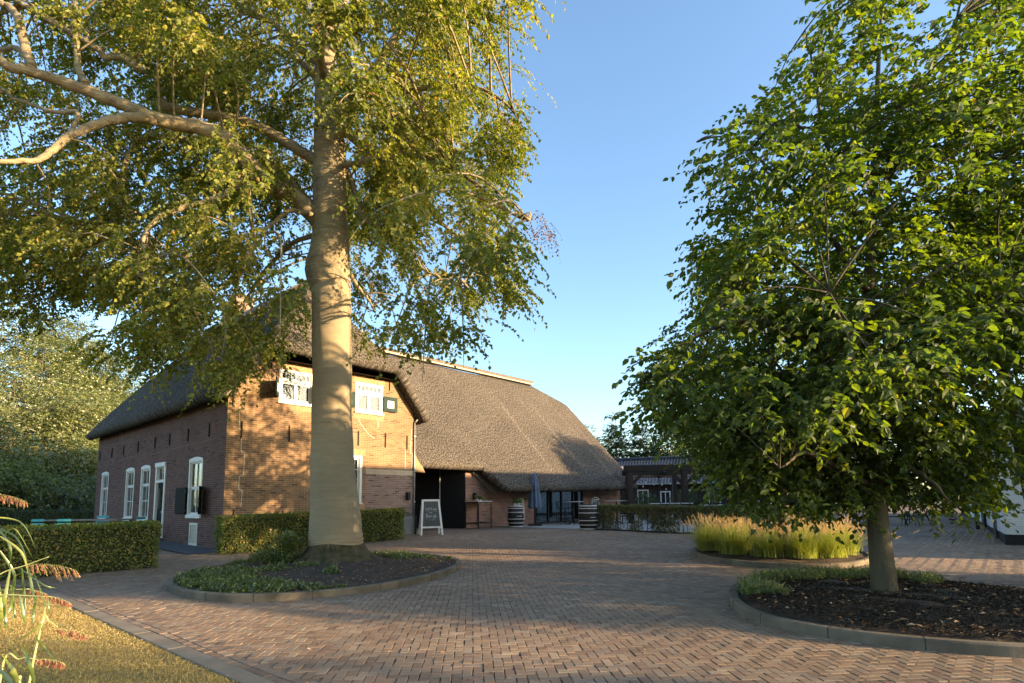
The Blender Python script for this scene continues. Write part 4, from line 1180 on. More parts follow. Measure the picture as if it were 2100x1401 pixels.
xs = list(range(-150, 1151, 100)); ys = [-50, 50, 150, 250, 350, 450, 550, 650, 725]
COV = [
 [.6, .6, .7, .8, .9, 1, 1, 1, 1, .9, .9, .6, .45, 0],
 [.4, .35, .35, .4, .6, .85, .95, .95, .8, .9, .9, .5, .14, 0],
 [.4, .35, .2, .35, .45, .8, .9, .9, .6, .9, .9, .35, .0, 0],
 [.5, .4, .25, .25, .4, .75, .85, .7, .55, .9, .9, .7, .22, 0],
 [.7, .65, .6, .6, .65, .8, .85, .8, .55, .95, 1.1, 1.0, .45, .0],
 [.8, .75, .8, .75, .85, .85, .8, .7, .1, .85, 1.1, 1.1, .50, .10],
 [.7, .65, .65, .65, .85, .8, .7, .5, .0, .7, .85, .85, .50, .12],
 [.3, .3, .20, .12, .48, .65, .8, .8, .1, .3, .35, .35, .0, 0],
 [0, 0, 0, 0, .22, .32, .5, .6, .0, .12, .08, 0, 0, 0]]
NC = 700
cx_, cy_ = gridpick(xs, ys, COV, NC)
dep = 12.3 + RNG.normal(0, 2.1, NC); 
cx_ = np.where(cx_ > 985, 985 + (cx_ - 985) * .5, cx_); cy_ = np.where((cy_ > 660) & (cx_ > 640), 660 + (cy_ - 660) * .6, cy_)
near_trunk = np.clip(1 - np.abs(cx_ - 680) / 500, 0, 1)
dep = np.clip(12.3 + (dep - 12.3) * (.55 + .75 * near_trunk), 8.6, 17.5)
CC = []
LIMBPX = []
for k_ in ('l1', 'l2', 'l3', 'l6'):
    q = LB[k_][0]
    for (x0_, y0_, d0_), (x1_, y1_, d1_) in zip(q[:-1], q[1:]):
        for f_ in (0, .25, .5, .75): LIMBPX.append((x0_ + (x1_ - x0_) * f_, y0_ + (y1_ - y0_) * f_, d0_ + (d1_ - d0_) * f_))
LIMBPX = np.array(LIMBPX)
for a, b, d_ in zip(cx_, cy_, dep):
    dd_ = np.hypot(LIMBPX[:, 0] - a, LIMBPX[:, 1] - b + 25); kk = int(np.argmin(dd_))
    if dd_[kk] < 85 and d_ < LIMBPX[kk, 2] + .9 and random.random() < .62: d_ = LIMBPX[kk, 2] + 1.1 + random.random() * 1.6
    if abs(a - 681) < 95 and b > 330: 
        if b > 400 or d_ < 13: d_ = max(d_, 13.4) + random.uniform(0, 2)
    if abs(a - 672) < 60 and 100 < b < 330 and d_ < 12.6 and random.random() < .3: d_ = 13.2 + random.random() * 2
    CC.append(tuple(at(a, b, d_)))
# crown above the picture
for _ in range(190):
    a = random.uniform(0, 2 * pi); r_ = 7.0 * math.sqrt(random.random()); h = random.random()
    CC.append((-4.2 + r_ * math.cos(a) * (1 - .6 * h), 12.3 + r_ * .9 * math.sin(a) * (1 - .6 * h), 13.6 + 8 * h))
CC = np.array([c for c in CC if not sun_gap(c)])
tw = MB()
for c in CC:
    if c[2] > 15 and random.random() < .5: continue
    d2 = ((LPT - c) ** 2 * np.array([1, 1, 1.6])).sum(1); k = int(random.choice(np.argsort(d2)[:9])); p = Vector(LPT[k]); q = Vector(c)
    L_ = (q - p).length
    if L_ < .25 or L_ > 5: continue
    mid = (p + q) / 2 + Vector((random.uniform(-.15, .15), random.uniform(-.15, .15), .16 * L_))
    r_ = .008 + .0075 * L_
    tw.tube(spline([p, mid, q, q + (q - mid) * .35 + Vector((0, 0, -.12 * L_))], 4, closed=False), [r_ * (1 - .075 * i) for i in range(13)], 5)
tw.build('branches', MT['beech_bark'], beech, world=True)
inn = np.array([c for c in CC if c[2] < 13.4]); upp = np.array([c for c in CC if c[2] >= 13.4])
sprays(inn, .50, 22, 16, .42, .6, .082, .060, 'leaf_beech', beech, 'foliage', out=(-4, 12.3, 9), hang=.35, ribbon=.006, flat=1.0, clumpy=.9)
sprays(upp, .95, 10, 14, .8, .5, .10, .07, 'leaf_beech', beech, 'upper_foliage', out=(-4, 12.3, 9), hang=.3, twig=None)
# a few browned tips at the right end
br_ = [tuple(at(a, b, 10.8)) for a, b in [(1100, 440), (1118, 455), (1112, 475), (1122, 470), (1085, 470)]]
sprays(br_, .14, 7, 8, .28, .7, .05, .03, 'litter', beech, 'withered_leaves', hang=.7)

# ================================================================ HORNBEAMS
def trunk_tube(m, px, Y, w, wob=.01, n=18):
    P = spline([at(a, b, Y + dy) for a, b, dy in px], 5, closed=False)
    R_ = np.interp(np.linspace(0, len(w) - 1, len(P)), range(len(w)), w)
    m.tube(P, [r * (1 + .05 * mnoise.noise(p * 3)) for p, r in zip(P, R_)], n)
    return P
horn = top('hornbeam_tree', 'nearest broad leafy hornbeam, its bare trunk rising from the mulched island at the right', 'tree', (4.77, 7.45, .15))
m = MB(); Yh = 7.45
f_ = Yh / F
HP_ = trunk_tube(m, [(1820, 1246, 0), (1814, 1205, 0), (1808, 1150, 0), (1802, 1090, 0), (1797, 1040, 0), (1790, 980, 0), (1786, 900, .02), (1780, 820, .05), (1778, 700, .1), (1784, 560, .1), (1790, 420, .1), (1796, 280, .1), (1802, 120, .1), (1812, -40, .1), (1820, -160, .1)],
                 Yh, [29 * f_, 24 * f_, 22 * f_, 20 * f_, 19 * f_, 18 * f_, 17 * f_, 15 * f_, 13 * f_, 11 * f_, 9 * f_, 7 * f_, 4 * f_, 2.5 * f_, 1 * f_])
m.build('trunk', MT['hornbeam_bark'], horn, world=True)
HL = [([(1788, 930, 7.45), (1840, 840, 7.3), (1900, 760, 7.0), (1960, 690, 6.8), (2060, 600, 6.6)], 14, 4),
      ([(1786, 900, 7.45), (1850, 770, 7.6), (1920, 700, 7.9), (2010, 640, 8.2)], 12, 4),
      ([(1783, 860, 7.45), (1830, 700, 7.6), (1865, 600, 7.7), (1930, 470, 7.8), (1980, 330, 8)], 12, 3),
      ([(1782, 840, 7.45), (1700, 740, 7.3), (1600, 670, 7.0), (1500, 660, 6.9), (1380, 720, 6.8), (1310, 800, 6.8)], 11, 2),
      ([(1780, 760, 7.5), (1690, 610, 7.6), (1600, 520, 7.7), (1500, 470, 7.9)], 10, 2.5),
      ([(1782, 600, 7.5), (1700, 480, 7.3), (1640, 400, 7.2), (1560, 330, 7.1), (1510, 290, 7.0)], 9, 2),
      ([(1790, 470, 7.5), (1740, 420, 7.4), (1690, 280, 7.3), (1670, 160, 7.3), (1650, 60, 7.3)], 8, 2),
      ([(1792, 420, 7.5), (1850, 300, 7.6), (1900, 160, 7.6), (1960, 40, 7.6)], 8, 2),
      ([(1790, 1000, 7.45), (1720, 960, 6.9), (1650, 930, 6.4), (1600, 960, 6.1)], 9, 2.5),
      ([(1790, 990, 7.45), (1850, 960, 6.9), (1900, 980, 6.5), (1950, 1030, 6.3)], 9, 2.5),
      ([(1786, 880, 7.45), (1760, 800, 6.8), (1740, 700, 6.2), (1700, 600, 5.7)], 10, 3),
      ([(1786, 880, 7.45), (1820, 800, 8.2), (1850, 700, 8.9), (1880, 560, 9.3)], 10, 3),
      ([(1787, 920, 7.45), (1700, 850, 8.1), (1620, 780, 8.6), (1560, 700, 8.9)], 10, 3),
      ([(1650, 262, 7.3), (1600, 250, 7.2), (1540, 250, 7.1), (1470, 275, 7.0), (1430, 290, 7.0)], 4, 1.2)]
hp_pts = [tuple(p) for p in HP_[18:]]
for pts, w0, w1 in HL:
    m = MB(); P = limb(m, [at(*p) for p in pts], w0 * f_ / 2 * 1.6, w1 * f_ / 2 * 1.3, 8, wob=.012); hp_pts += [tuple(p) for p in P[2:]]
    m.build('limb', MT['hornbeam_bark'], horn, world=True)
xs = list(range(1300, 2401, 100)); ys = [-160, -60, 50, 150, 250, 350, 450, 550, 650, 750, 850, 950, 1030]
COVH = [
 [0, 0, 0, 0, .0, .10, .15, .15, .1, .1, .1, 0],
 [0, 0, 0, .0, .1, .30, .3, .35, .3, .3, .2, .1],
 [0, 0, 0, .06, .3, .55, .45, .6, .4, .4, .3, .2],
 [0, 0, 0, .3, .6, .65, .65, .65, .6, .5, .5, .3],
 [0, .1, .1, .55, .8, .75, .8, .75, .7, .7, .6, .4],
 [0, .4, .5, .8, .9, .9, .9, .9, .8, .8, .7, .5],
 [0, .3, .8, 1, 1, 1, 1, 1, 1, .9, .8, .5],
 [0, .35, .9, 1, 1, 1, 1, 1, 1, .9, .8, .5],
 [.05, .55, 1, 1.2, 1.2, 1.2, 1.2, 1.1, 1, .9, .8, .4],
 [.3, .7, 1.1, 1.3, 1.3, 1.3, 1.3, 1.2, 1, .9, .7, .3],
 [.25, .4, 1, 1.3, 1.3, 1.3, 1.3, 1.1, .7, .3, .3, .1],
 [0, .0, .55, 1.0, 1.3, 1.2, 1.1, .9, .2, .0, .0, 0],
 [0, 0, .08, .40, .50, .25, .30, .32, .04, 0, 0, 0]]
NH = 600
hx, hy = gridpick(xs, ys, COVH, NH)
edge = np.interp(hy, [-160, 0, 130, 250, 330, 400, 500, 600, 650, 720, 800, 850, 900, 1000, 1080], [1700, 1650, 1590, 1440, 1405, 1425, 1420, 1405, 1350, 1300, 1285, 1310, 1400, 1440, 1500])
hx = np.where(hx < edge + 75, edge + 75 + RNG.random(NH) * 70, hx)
hy = np.where(hy > 985, 985 + (hy - 985) * .35, hy)
rad = np.sqrt(np.clip(1 - ((hx - 1830) / 640) ** 2, .05, 1))
hd = 7.5 + RNG.normal(0, 1.0, NH) * rad * 1.15
hd = np.clip(hd, 5.0, 10.2); hd = np.where((hy > 900) & (hd < 6.9), 6.9 + RNG.random(NH), hd)
HC = np.array([tuple(at(a, b, d_)) for a, b, d_ in zip(hx, hy, hd)])
HC = np.array([c for c in HC if not sun_gap(c)])
HPA = np.array(hp_pts); tw = MB()
for c in HC:
    k = int(np.argmin(((HPA - c) ** 2).sum(1))); p = Vector(HPA[k]); q = Vector(c); L_ = (q - p).length
    if L_ < .15 or L_ > 3.5: continue
    mid = (p + q) / 2 + Vector((random.uniform(-.08, .08), random.uniform(-.08, .08), .10 * L_))
    r_ = .005 + .006 * L_
    tw.tube(spline([p, mid, q], 4, closed=False), [r_ * (1 - .08 * i) for i in range(9)], 5)
tw.build('branches', MT['hornbeam_bark'], horn, world=True)
sprays(HC, .36, 15, 11, .38, .35, .080, .052, 'leaf_horn', horn, 'foliage', out=(4.8, 7.5, 4.5), six=True, ribbon=.005, flat=.55, hang=.15, clumpy=1.05)

def simple_tree(name, label, base, h, crown_z, rx, rz, trunk_r, nclus, ns, K, leaf, mat, seed, group=None, lean=(0, 0), bark='hornbeam_bark', slen=.5, crad=.5, droop=.35, shape='round', hang=.1, cover=.9, cat='tree', hollow=.5):
    "a free standing tree: crown is a volume of clusters round limbs"
    rs = np.random.default_rng(seed)
    t = top(name, label, cat, base, 0, group)
    B0 = Vector(base); topv = B0 + Vector((lean[0], lean[1], h))
    m = MB(); P = spline([B0, B0.lerp(topv, .3) + Vector((.03, .02, 0)) * h * .3, B0.lerp(topv, .65), topv], 6, closed=False)
    m.tube(P, [trunk_r * (1 - .93 * (i / (len(P) - 1)) ** .8) for i in range(len(P))], 10)
    m.build('trunk', MT[bark], t, world=True)
    cl = []
    while len(cl) < nclus:
        u = rs.uniform(-1, 1, 3)
        if shape == 'round': ok = u @ u < 1
        elif shape == 'full': ok = math.hypot(u[0], u[1]) < min(1, (1.15 - abs(u[2]) ** 2.5)) * (.78 + .22 * math.sin(u[2] * 6 + seed + 2 * u[0]))
        elif shape == 'cone': ok = math.hypot(u[0], u[1]) < (1 - u[2]) / 2 * .9 + .12
        else: ok = math.hypot(u[0], u[1]) < math.sqrt(max(0, 1 - u[2] ** 2)) * (.7 + .3 * math.sin(u[2] * 5 + seed))
        if not ok or (np.linalg.norm(u) < hollow and rs.random() < .6): continue
        zc = crown_z + (u[2] + 1) * .5 * rz * 2; f = (zc / h)
        cl.append((B0.x + lean[0] * f + u[0] * rx, B0.y + lean[1] * f + u[1] * rx, B0.z + zc))
    cl = np.array([c for c in cl if not sun_gap(c)]); PA = np.array([tuple(p) for p in P]); m = MB()
    for c in cl[::2]:
        tgt = c - np.array([0, 0, .35 * math.hypot(c[0] - B0.x, c[1] - B0.y) + .2]); k = int(np.argmin(((PA - tgt) ** 2).sum(1))); p = Vector(PA[k]); q = Vector(c)
        L_ = (q - p).length; mid = (p + q) / 2 + Vector((0, 0, .06 * L_)) + Vector(tuple(rs.normal(0, .04 * L_, 3)))
        m.tube(spline([p, mid, q], 3, closed=False), [(.25 * trunk_r + .01) * (1 - .12 * i) * min(1, L_ / rx + .2) for i in range(7)], 5)
    m.build('branches', MT[bark], t, world=True)
    sprays(cl, crad, ns, K, slen, droop, leaf, leaf * .62, mat, t, 'foliage', out=(B0.x, B0.y, B0.z + crown_z + rz), twig=None, hang=hang)
    return t
g2 = gp(1607, 1150)
simple_tree('hornbeam_tree', 'hornbeam standing in the ornamental grasses, behind the nearest hornbeam', (5.9, 12.7, ground(0, 12.7) + .15), 7.2, 1.45, 2.35, 2.75, .16, 210, 12, 10, .095, 'leaf_horn', 5, slen=.45, crad=.42)
simple_tree('hornbeam_tree', 'leaning hornbeam at the right edge of the photo by the white building', (8.12, 8.9, .0), 8.2, 3.3, 1.9, 2.5, .13, 120, 12, 10, .1, 'leaf_horn', 6, lean=(-.75, .2), slen=.45, crad=.42)
# ================================================================ HEDGES
def hedge(name, label, line, width, h, n, leaf, mat, group=None, core=True, gaps=None, noisy=.05, z_extra=0, cat='hedge', top_mat=None, taper=0.0):
    "box hedge along a plan polyline"
    pts = [Vector((p[0], p[1], 0)) for p in line]
    c0 = pts[0]
    t = top(name, label, cat, (c0.x, c0.y, ground(c0.x, c0.y)), 0, group)
    segs = [(a, b, (b - a).length) for a, b in zip(pts[:-1], pts[1:])]; tot = sum(s[2] for s in segs)
    P, D, N = [], [], []
    def along(u):
        u = min(max(u, 0), tot - 1e-6)
        for a, b, l in segs:
            if u <= l: break
            u -= l
        d = (b - a).normalized(); return a + d * u, d
    # areas: top, two sides, two ends
    areas = [tot * width, tot * h, tot * h, width * h, width * h]; A_t = sum(areas)
    for k in range(n):
        r = random.random() * A_t; face = 0
        while r > areas[face]: r -= areas[face]; face += 1
        u = random.uniform(-.03, tot + .03); v = random.uniform(-1, 1); z = random.random() ** .85
        depth = abs(random.gauss(0, .045)) if core else abs(random.gauss(0, width * .3))
        if face == 0: q, d = along(u); s_ = Vector((-d.y, d.x, 0)); p = q + s_ * v * width / 2; zz = h - depth; nn = Vector((0, 0, 1))
        elif face in (1, 2):
            sg = 1 if face == 1 else -1; q, d = along(u); s_ = Vector((-d.y, d.x, 0)); p = q + s_ * sg * (width / 2 - depth); zz = z * h; nn = s_ * sg
        else:
            uu = -0.02 + depth if face == 3 else tot + .02 - depth; q, d = along(uu); s_ = Vector((-d.y, d.x, 0)); p = q + s_ * v * width / 2; zz = z * h; nn = d * (-1 if face == 3 else 1)
        if gaps and face != 0 and gaps(u, zz / h) and random.random() < .93: continue
        bulge = noisy * mnoise.noise(Vector((p.x * 1.8, p.y * 1.8, zz * 1.8))) + .03 * mnoise.noise(Vector((p.x * 7, p.y * 7, zz * 7)))
        p = p + nn * bulge
        g_ = ground(p.x, p.y)
        P.append((p.x, p.y, g_ + max(.03, zz + z_extra + (nn.z * bulge))))
        dd = nn * .35 + Vector((random.gauss(0, .6), random.gauss(0, .6), random.gauss(.15, .5)))
        D.append(tuple(dd)); N.append((random.gauss(0, .45) + nn.x, random.gauss(0, .45) + nn.y, random.gauss(.3, .45) + nn.z))
    m = len(P); Ls = leaf * (1 + RNG.normal(0, .22, m)).clip(.5, 1.6)
    leaf_mesh('foliage', np.array(P), np.array(D), np.array(N), Ls, Ls * .62, MT[mat], t)
    b = MB()
    if core:
        nseg = max(1, int(tot / .5)); iw = width / 2 - .07
        for i in range(nseg):
            (p0, d0), (p1, d1) = along(tot * i / nseg + (.09 if i == 0 else -.01)), along(tot * (i + 1) / nseg - (.09 if i == nseg - 1 else -.01))
            s0 = Vector((-d0.y, d0.x, 0)) * iw; g0, g1 = ground(p0.x, p0.y), ground(p1.x, p1.y)
            b.hexa([(*(p0 - s0).xy, g0 + .04), (*(p0 + s0).xy, g0 + .04), (*(p1 + s0).xy, g1 + .04), (*(p1 - s0).xy, g1 + .04),
                    (*(p0 - s0).xy, g0 + h - .09), (*(p0 + s0).xy, g0 + h - .09), (*(p1 + s0).xy, g1 + h - .09), (*(p1 - s0).xy, g1 + h - .09)])
        b.build('inner_twigs', MT['core'], t, world=True)
        b = MB()
    k = 0.12
    while k < tot:
        q, d = along(k); s_ = Vector((-d.y, d.x, 0)) * random.uniform(-.3, .3) * width; q = q + s_; g_ = ground(q.x, q.y)
        hh = (.16 if core else h * random.uniform(.75, .98))
        b.tube([(q.x, q.y, g_ - .05), (q.x + random.uniform(-.04, .04), q.y + random.uniform(-.04, .04), g_ + hh * .5), (q.x + random.uniform(-.08, .08), q.y + random.uniform(-.08, .08), g_ + hh)], [.013, .01, .005], 5)
        k += random.uniform(.1, .22)
    b.build('stems', MT['twig'], t, world=True)
    return t
MT['core'] = simple('hedge_core', (.045, .055, .018), (.03, .034, .012), 18, .95, 1, 40, dist=.05)

hedge('clipped_hedge', 'long clipped hedge left of the path, its near end reaching out before the side windows', [(-7.98, 12.95), (-9.38, 11.5), (-11.3, 9.75), (-14.5, 7.2)], .62, .98, 30000, .053, 'leaf_hedge', noisy=.06)
ph = lambda s, t: (HP(s, t).x, HP(s, t).y)
hedge('clipped_hedge', 'low clipped hedge before the sunlit gable, behind the burlap-wrapped beech', [ph(-.45, -1.0), ph(5.1, -1.25)], .58, .98, 25000, .050, 'leaf_hedge', noisy=.05)
# sparse hedge round the terrace with gaps low down
def gp1(u, z): return z < .72 and mnoise.noise(Vector((u * 1.3, z * .9, 2.37))) > .30
hedge('terrace_hedge', 'thin see-through hedge with brown patches between the right barrel and the grasses', [(3.12, 22.95), (4.9, 21.15), (6.95, 19.45)], .34, .92, 22000, .055, 'leaf_hedge_brown', core=False, gaps=gp1, noisy=.04)
hedge('terrace_hedge', 'denser green hedge behind the ornamental grasses, left of the driveway', [(7.02, 19.4), (8.8, 18.75), (11.0, 20.3)], .5, .95, 7000, .06, 'leaf_hedge', noisy=.05)
hedge('terrace_hedge', 'further hedge along the driveway kerb, beyond the denser green one', [(11.9, 22.2), (14.8, 27.5)], .55, 1.0, 4500, .065, 'leaf_hedge', noisy=.05)
hedge('garden_hedge', 'low hedge at the far side of the garden, behind the turquoise chairs', [(-19.6, 27.2), (-33, 26.2)], .6, .93, 9000, .075, 'leaf_dark', noisy=.05)
# wire fence in the sparse hedge
wf = top('wire_fence', 'thin wire fence with slim posts inside the see-through terrace hedge', 'fence', (3.05, 22.7, ground(0, 22.7)))
fl = [Vector((3.02, 22.72, 0)), Vector((4.85, 20.92, 0)), Vector((6.95, 19.2, 0))]
for k in range(8):
    q = fl[0].lerp(fl[1], k / 4) if k <= 4 else fl[1].lerp(fl[2], (k - 4) / 4)
    m = MB(); g_ = ground(q.x, q.y); m.box(q.x - .008, q.x + .008, q.y - .008, q.y + .008, g_ - .05, g_ + (.84 if k else .92)); m.build('fence_post', MT['iron'] if k else MT['white'], wf, world=True)
for z in (.12, .4, .68):
    m = MB(); m.tube([(q.x, q.y, ground(q.x, q.y) + z) for q in spline(fl, 6, closed=False)], .0015, 4); m.build('wire', MT['zinc'], wf, world=True)
# kerb along the foot of that hedge
m = MB()
for a, b in zip(fl[:-1], fl[1:]):
    d = (b - a).normalized(); s_ = Vector((-d.y, d.x, 0)) * .05; n_ = int((b - a).length)
    for k in range(n_):
        p, q = a.lerp(b, k / n_), a.lerp(b, (k + .99) / n_); p = p - s_ * 4; q = q - s_ * 4; g_ = ground(p.x, p.y); g2_ = ground(q.x, q.y)
        m.hexa([(*(p + s_).xy, g_ - .1), (*(p - s_).xy, g_ - .1), (*(q - s_).xy, g2_ - .1), (*(q + s_).xy, g2_ - .1), (*(p + s_).xy, g_ + .05), (*(p - s_).xy, g_ + .05), (*(q - s_).xy, g2_ + .05), (*(q + s_).xy, g2_ + .05)])
tag(m.build('terrace_kerb', MT['wood_dark']), kind='structure')
m = MB()
dk = [Vector((11.6, 19.9, 0)), Vector((16.9, 30.6, 0)), Vector((24, 44, 0))]
for a, b in zip(dk[:-1], dk[1:]):
    n_ = int((b - a).length)
    for k in range(n_):
        p, q = a.lerp(b, k / n_), a.lerp(b, (k + .99) / n_); s_ = Vector((.08, -.03, 0)); g_ = ground(p.x, p.y)
        m.hexa([(*(p + s_).xy, g_ - .1), (*(p - s_).xy, g_ - .1), (*(q - s_).xy, g_ - .1), (*(q + s_).xy, g_ - .1), (*(p + s_).xy, g_ + .09), (*(p - s_).xy, g_ + .09), (*(q - s_).xy, g_ + .09), (*(q + s_).xy, g_ + .09)])
tag(m.build('driveway_kerb', MT['kerb']), kind='structure')

# ================================================================ GROUND PLANTS
def tufts(name, label, pts, zf, blades, h, spread, mat, cat, width=.006, curl=.35, kind='stuff', parent=None, up=1.0):
    n = len(pts) * blades
    P = np.repeat(np.array([(x, y, zf(x, y)) for x, y in pts]), blades, 0); P[:, :2] += RNG.normal(0, spread * .3, (n, 2))
    D = unit(n); D[:, 2] = np.abs(D[:, 2]) + up; L = h * (1 + RNG.normal(0, .3, n)).clip(.3, 1.8)
    o = leaf_mesh(name, P, D, unit(n), L, np.full(n, width), MT[mat], parent, curl=curl)
    if parent is None: tag(o, label, cat, kind=kind)
    return o
def scatter(poly, n, cond=None):
    xs_ = [p.x for p in poly]; ys_ = [p.y for p in poly]; out = []
    while len(out) < n:
        x, y = random.uniform(min(xs_), max(xs_)), random.uniform(min(ys_), max(ys_))
        if inside(poly, x, y) and (cond is None or cond(x, y)): out.append((x, y))
    return out
# dry lawn blades
lawn_pts = []
while len(lawn_pts) < 26000:
    y = 3.6 + 7.0 * random.random() ** 1.5; x = random.uniform(-y * .93 - .4, 0)
    if lawn_side(x, y) > .18: lawn_pts.append((x, y))
tufts('lawn_grass', 'short dry yellow grass of the lawn at lower left', lawn_pts, lambda x, y: ground(x, y) - .008, 8, .019, .06, 'dryblade', 'grass', .003, up=.1)
# ground cover on the big tree's island: green patches, bare soil between
PI_ = shrink(ISLP['oak'], .16)
def cov_oak(x, y):
    v = mnoise.noise(Vector((x * .9 + 3, y * .9, 0))) + .5 * mnoise.noise(Vector((x * 3, y * 3, 1)))
    bias = .35 if (x < -4.3 and y < 11.5) or y < 9.4 else (-.3 if x > -2.8 and y < 12.2 else .12)
    if math.hypot(x + 3.7, y - 12.3) < 1.15: return False
    return v + bias > .30
pts = scatter(PI_, 6500, cov_oak)
zf = lambda x, y: soil_z('oak', x, y) - .02
n = len(pts); P = np.repeat(np.array([(x, y, zf(x, y)) for x, y in pts]), 5, 0); P[:, :2] += RNG.normal(0, .03, (n * 5, 2)); P[:, 2] += np.abs(RNG.normal(.02, .03, n * 5))
D = unit(n * 5); D[:, 2] = np.abs(D[:, 2]) * .8 + .15
tag(leaf_mesh('ground_cover', P, D, unit(n * 5) * .8 + np.array([0, 0, 1]), .042 * (1 + RNG.normal(0, .3, n * 5)).clip(.4, 1.8), np.full(n * 5, .03), MT['leaf_ivy']), 'patchy green ground cover on the island round the old beech', 'ground cover', kind='stuff')
# fallen leaves and bark chips on both islands and a few on the paving
def litter(name, label, pts, zf, size, mat='litter'):
    n = len(pts); P = np.array([(x, y, zf(x, y)) for x, y in pts]); D = unit(n); D[:, 2] *= .25
    N = unit(n) * .35 + np.array([0, 0, 1]); tag(leaf_mesh(name, P, D, N, size * (1 + RNG.normal(0, .35, n)).clip(.3, 2), size * .55 * np.ones(n), MT[mat], fold=.5), label, 'leaf litter', kind='stuff')
litter('leaf_litter', 'dead leaves and twigs on the soil round the old beech', scatter(PI_, 1500), lambda x, y: soil_z('oak', x, y) + .01, .045)
PN = shrink(ISLP['near'], .16)
MT['mulch'] = leaf_mat('bark_mulch', [(0, (.016, .012, .009)), (.6, (.05, .036, .025)), (.95, (.085, .06, .042)), (1, (.3, .24, .18))], .0, .02)
litter('bark_mulch', 'dark bark mulch covering the island of the nearest hornbeam', scatter(PN, 16000), lambda x, y: soil_z('near', x, y) + .005, .04, 'mulch')
litter('leaf_litter', 'scattered fallen leaves on the mulch of the nearest island', scatter(PN, 260), lambda x, y: soil_z('near', x, y) + .03, .06)
pv = []
while len(pv) < 520:
    y = 4 + 18 * random.random() ** 1.4; x = random.uniform(-y, y) * .93
    if lawn_side(x, y) < -.2 and not any(inside(q, x, y) for q in ISLP.values()) and not inside(HOUSE, x, y): pv.append((x, y))
litter('leaf_litter', 'few small dry leaves blown over the brick paving', pv, lambda x, y: ground(x, y) + .006, .035)
# low evergreen plants along the back rim of the near island
def rim(x, y):
    if math.hypot(x - 4.77, y - 7.45) < .3: return False
    v = mnoise.noise(Vector((x * 1.6, y * 1.6, 5)))
    back = y > 8.55 + .12 * (x - 3); left = x < 3.45 and y > 7.3
    return (back and v > -.25) or (left and v > -.1) or (y > 8.0 and v > .32)
pts = scatter(PN, 2300, rim)
n = len(pts); P = np.repeat(np.array([(x, y, soil_z('near', x, y) - .01) for x, y in pts]), 7, 0); P[:, :2] += RNG.normal(0, .03, (n * 7, 2)); P[:, 2] += np.abs(RNG.normal(.03, .045, n * 7))
D = unit(n * 7); D[:, 2] = np.abs(D[:, 2]) + .3
MT['leaf_rim'] = leaf_mat('grey_green_leaves', [(0, (.06, .09, .035)), (.6, (.13, .16, .06)), (1, (.22, .22, .10))], .25, .04)
tag(leaf_mesh('ground_cover', P, D, unit(n * 7), .055 * (1 + RNG.normal(0, .3, n * 7)).clip(.4, 1.8), np.full(n * 7, .014), MT['leaf_rim']), 'low grey green cushion plants along the back rim of the nearest island', 'ground cover', kind='stuff')
# moss and grass tufts at the kerbs and joints
# ivy shrub left of the old trunk
def shrub(name, label, c, r, h, n, leaf, mat, cat='shrub', group=None, stems=7, upright=.2):
    t = top(name, label, cat, (c[0], c[1], c[2]), 0, group)
    m = MB(); E_ = []
    for k in range(stems):
        a = random.uniform(0, 2 * pi); q = Vector((c[0] + math.cos(a) * r * random.uniform(.2, .8), c[1] + math.sin(a) * r * random.uniform(.2, .8), c[2] + h * random.uniform(.5, .9)))
        b0 = Vector((c[0] + math.cos(a) * .05, c[1] + math.sin(a) * .05, c[2] - .05)); m.tube(spline([b0, (b0 + q) / 2 + Vector((0, 0, .1 * h)), q], 3, closed=False), [.012 - .0015 * i for i in range(7)], 5)
    m.build('stems', MT['twig'], t, world=True)
    U = unit(n) * (RNG.random(n)[:, None] ** .4); P = np.array(c) + U * np.array([r, r, h / 2]) + np.array([0, 0, h / 2 + .02])
    P += np.array([[.12 * r * mnoise.noise(Vector(tuple(p * 3))) for _ in (0, 1, 2)] for p in P]) * 2
    P[:, 2] = np.maximum(P[:, 2], c[2] + .02)
    D = U + unit(n) * .7; D[:, 2] += upright
    leaf_mesh('foliage', P, D, unit(n) * .7 + np.array([0, 0, 1]), leaf * (1 + RNG.normal(0, .25, n)).clip(.4, 1.6), np.full(n, leaf * .62), MT[mat], t)
    return t
shrub('ivy_shrub', 'leafy green shrub growing against the left foot of the burlap-wrapped beech', (-4.6, 11.95, .15), .34, .62, 2200, .055, 'leaf_ivy', 'shrub')
shrub('ivy_shrub', 'low leafy offshoots spreading left of the shrub at the beech foot', (-5.1, 12.1, .12), .36, .28, 1200, .05, 'leaf_ivy', 'shrub')
shrub('golden_shrub', 'golden yellow low shrub behind the left hedge', (-14.6, 14.6, ground(0, 14.6) - .02), 1.1, 1.12, 5200, .05, 'leaf_gold', 'shrub')

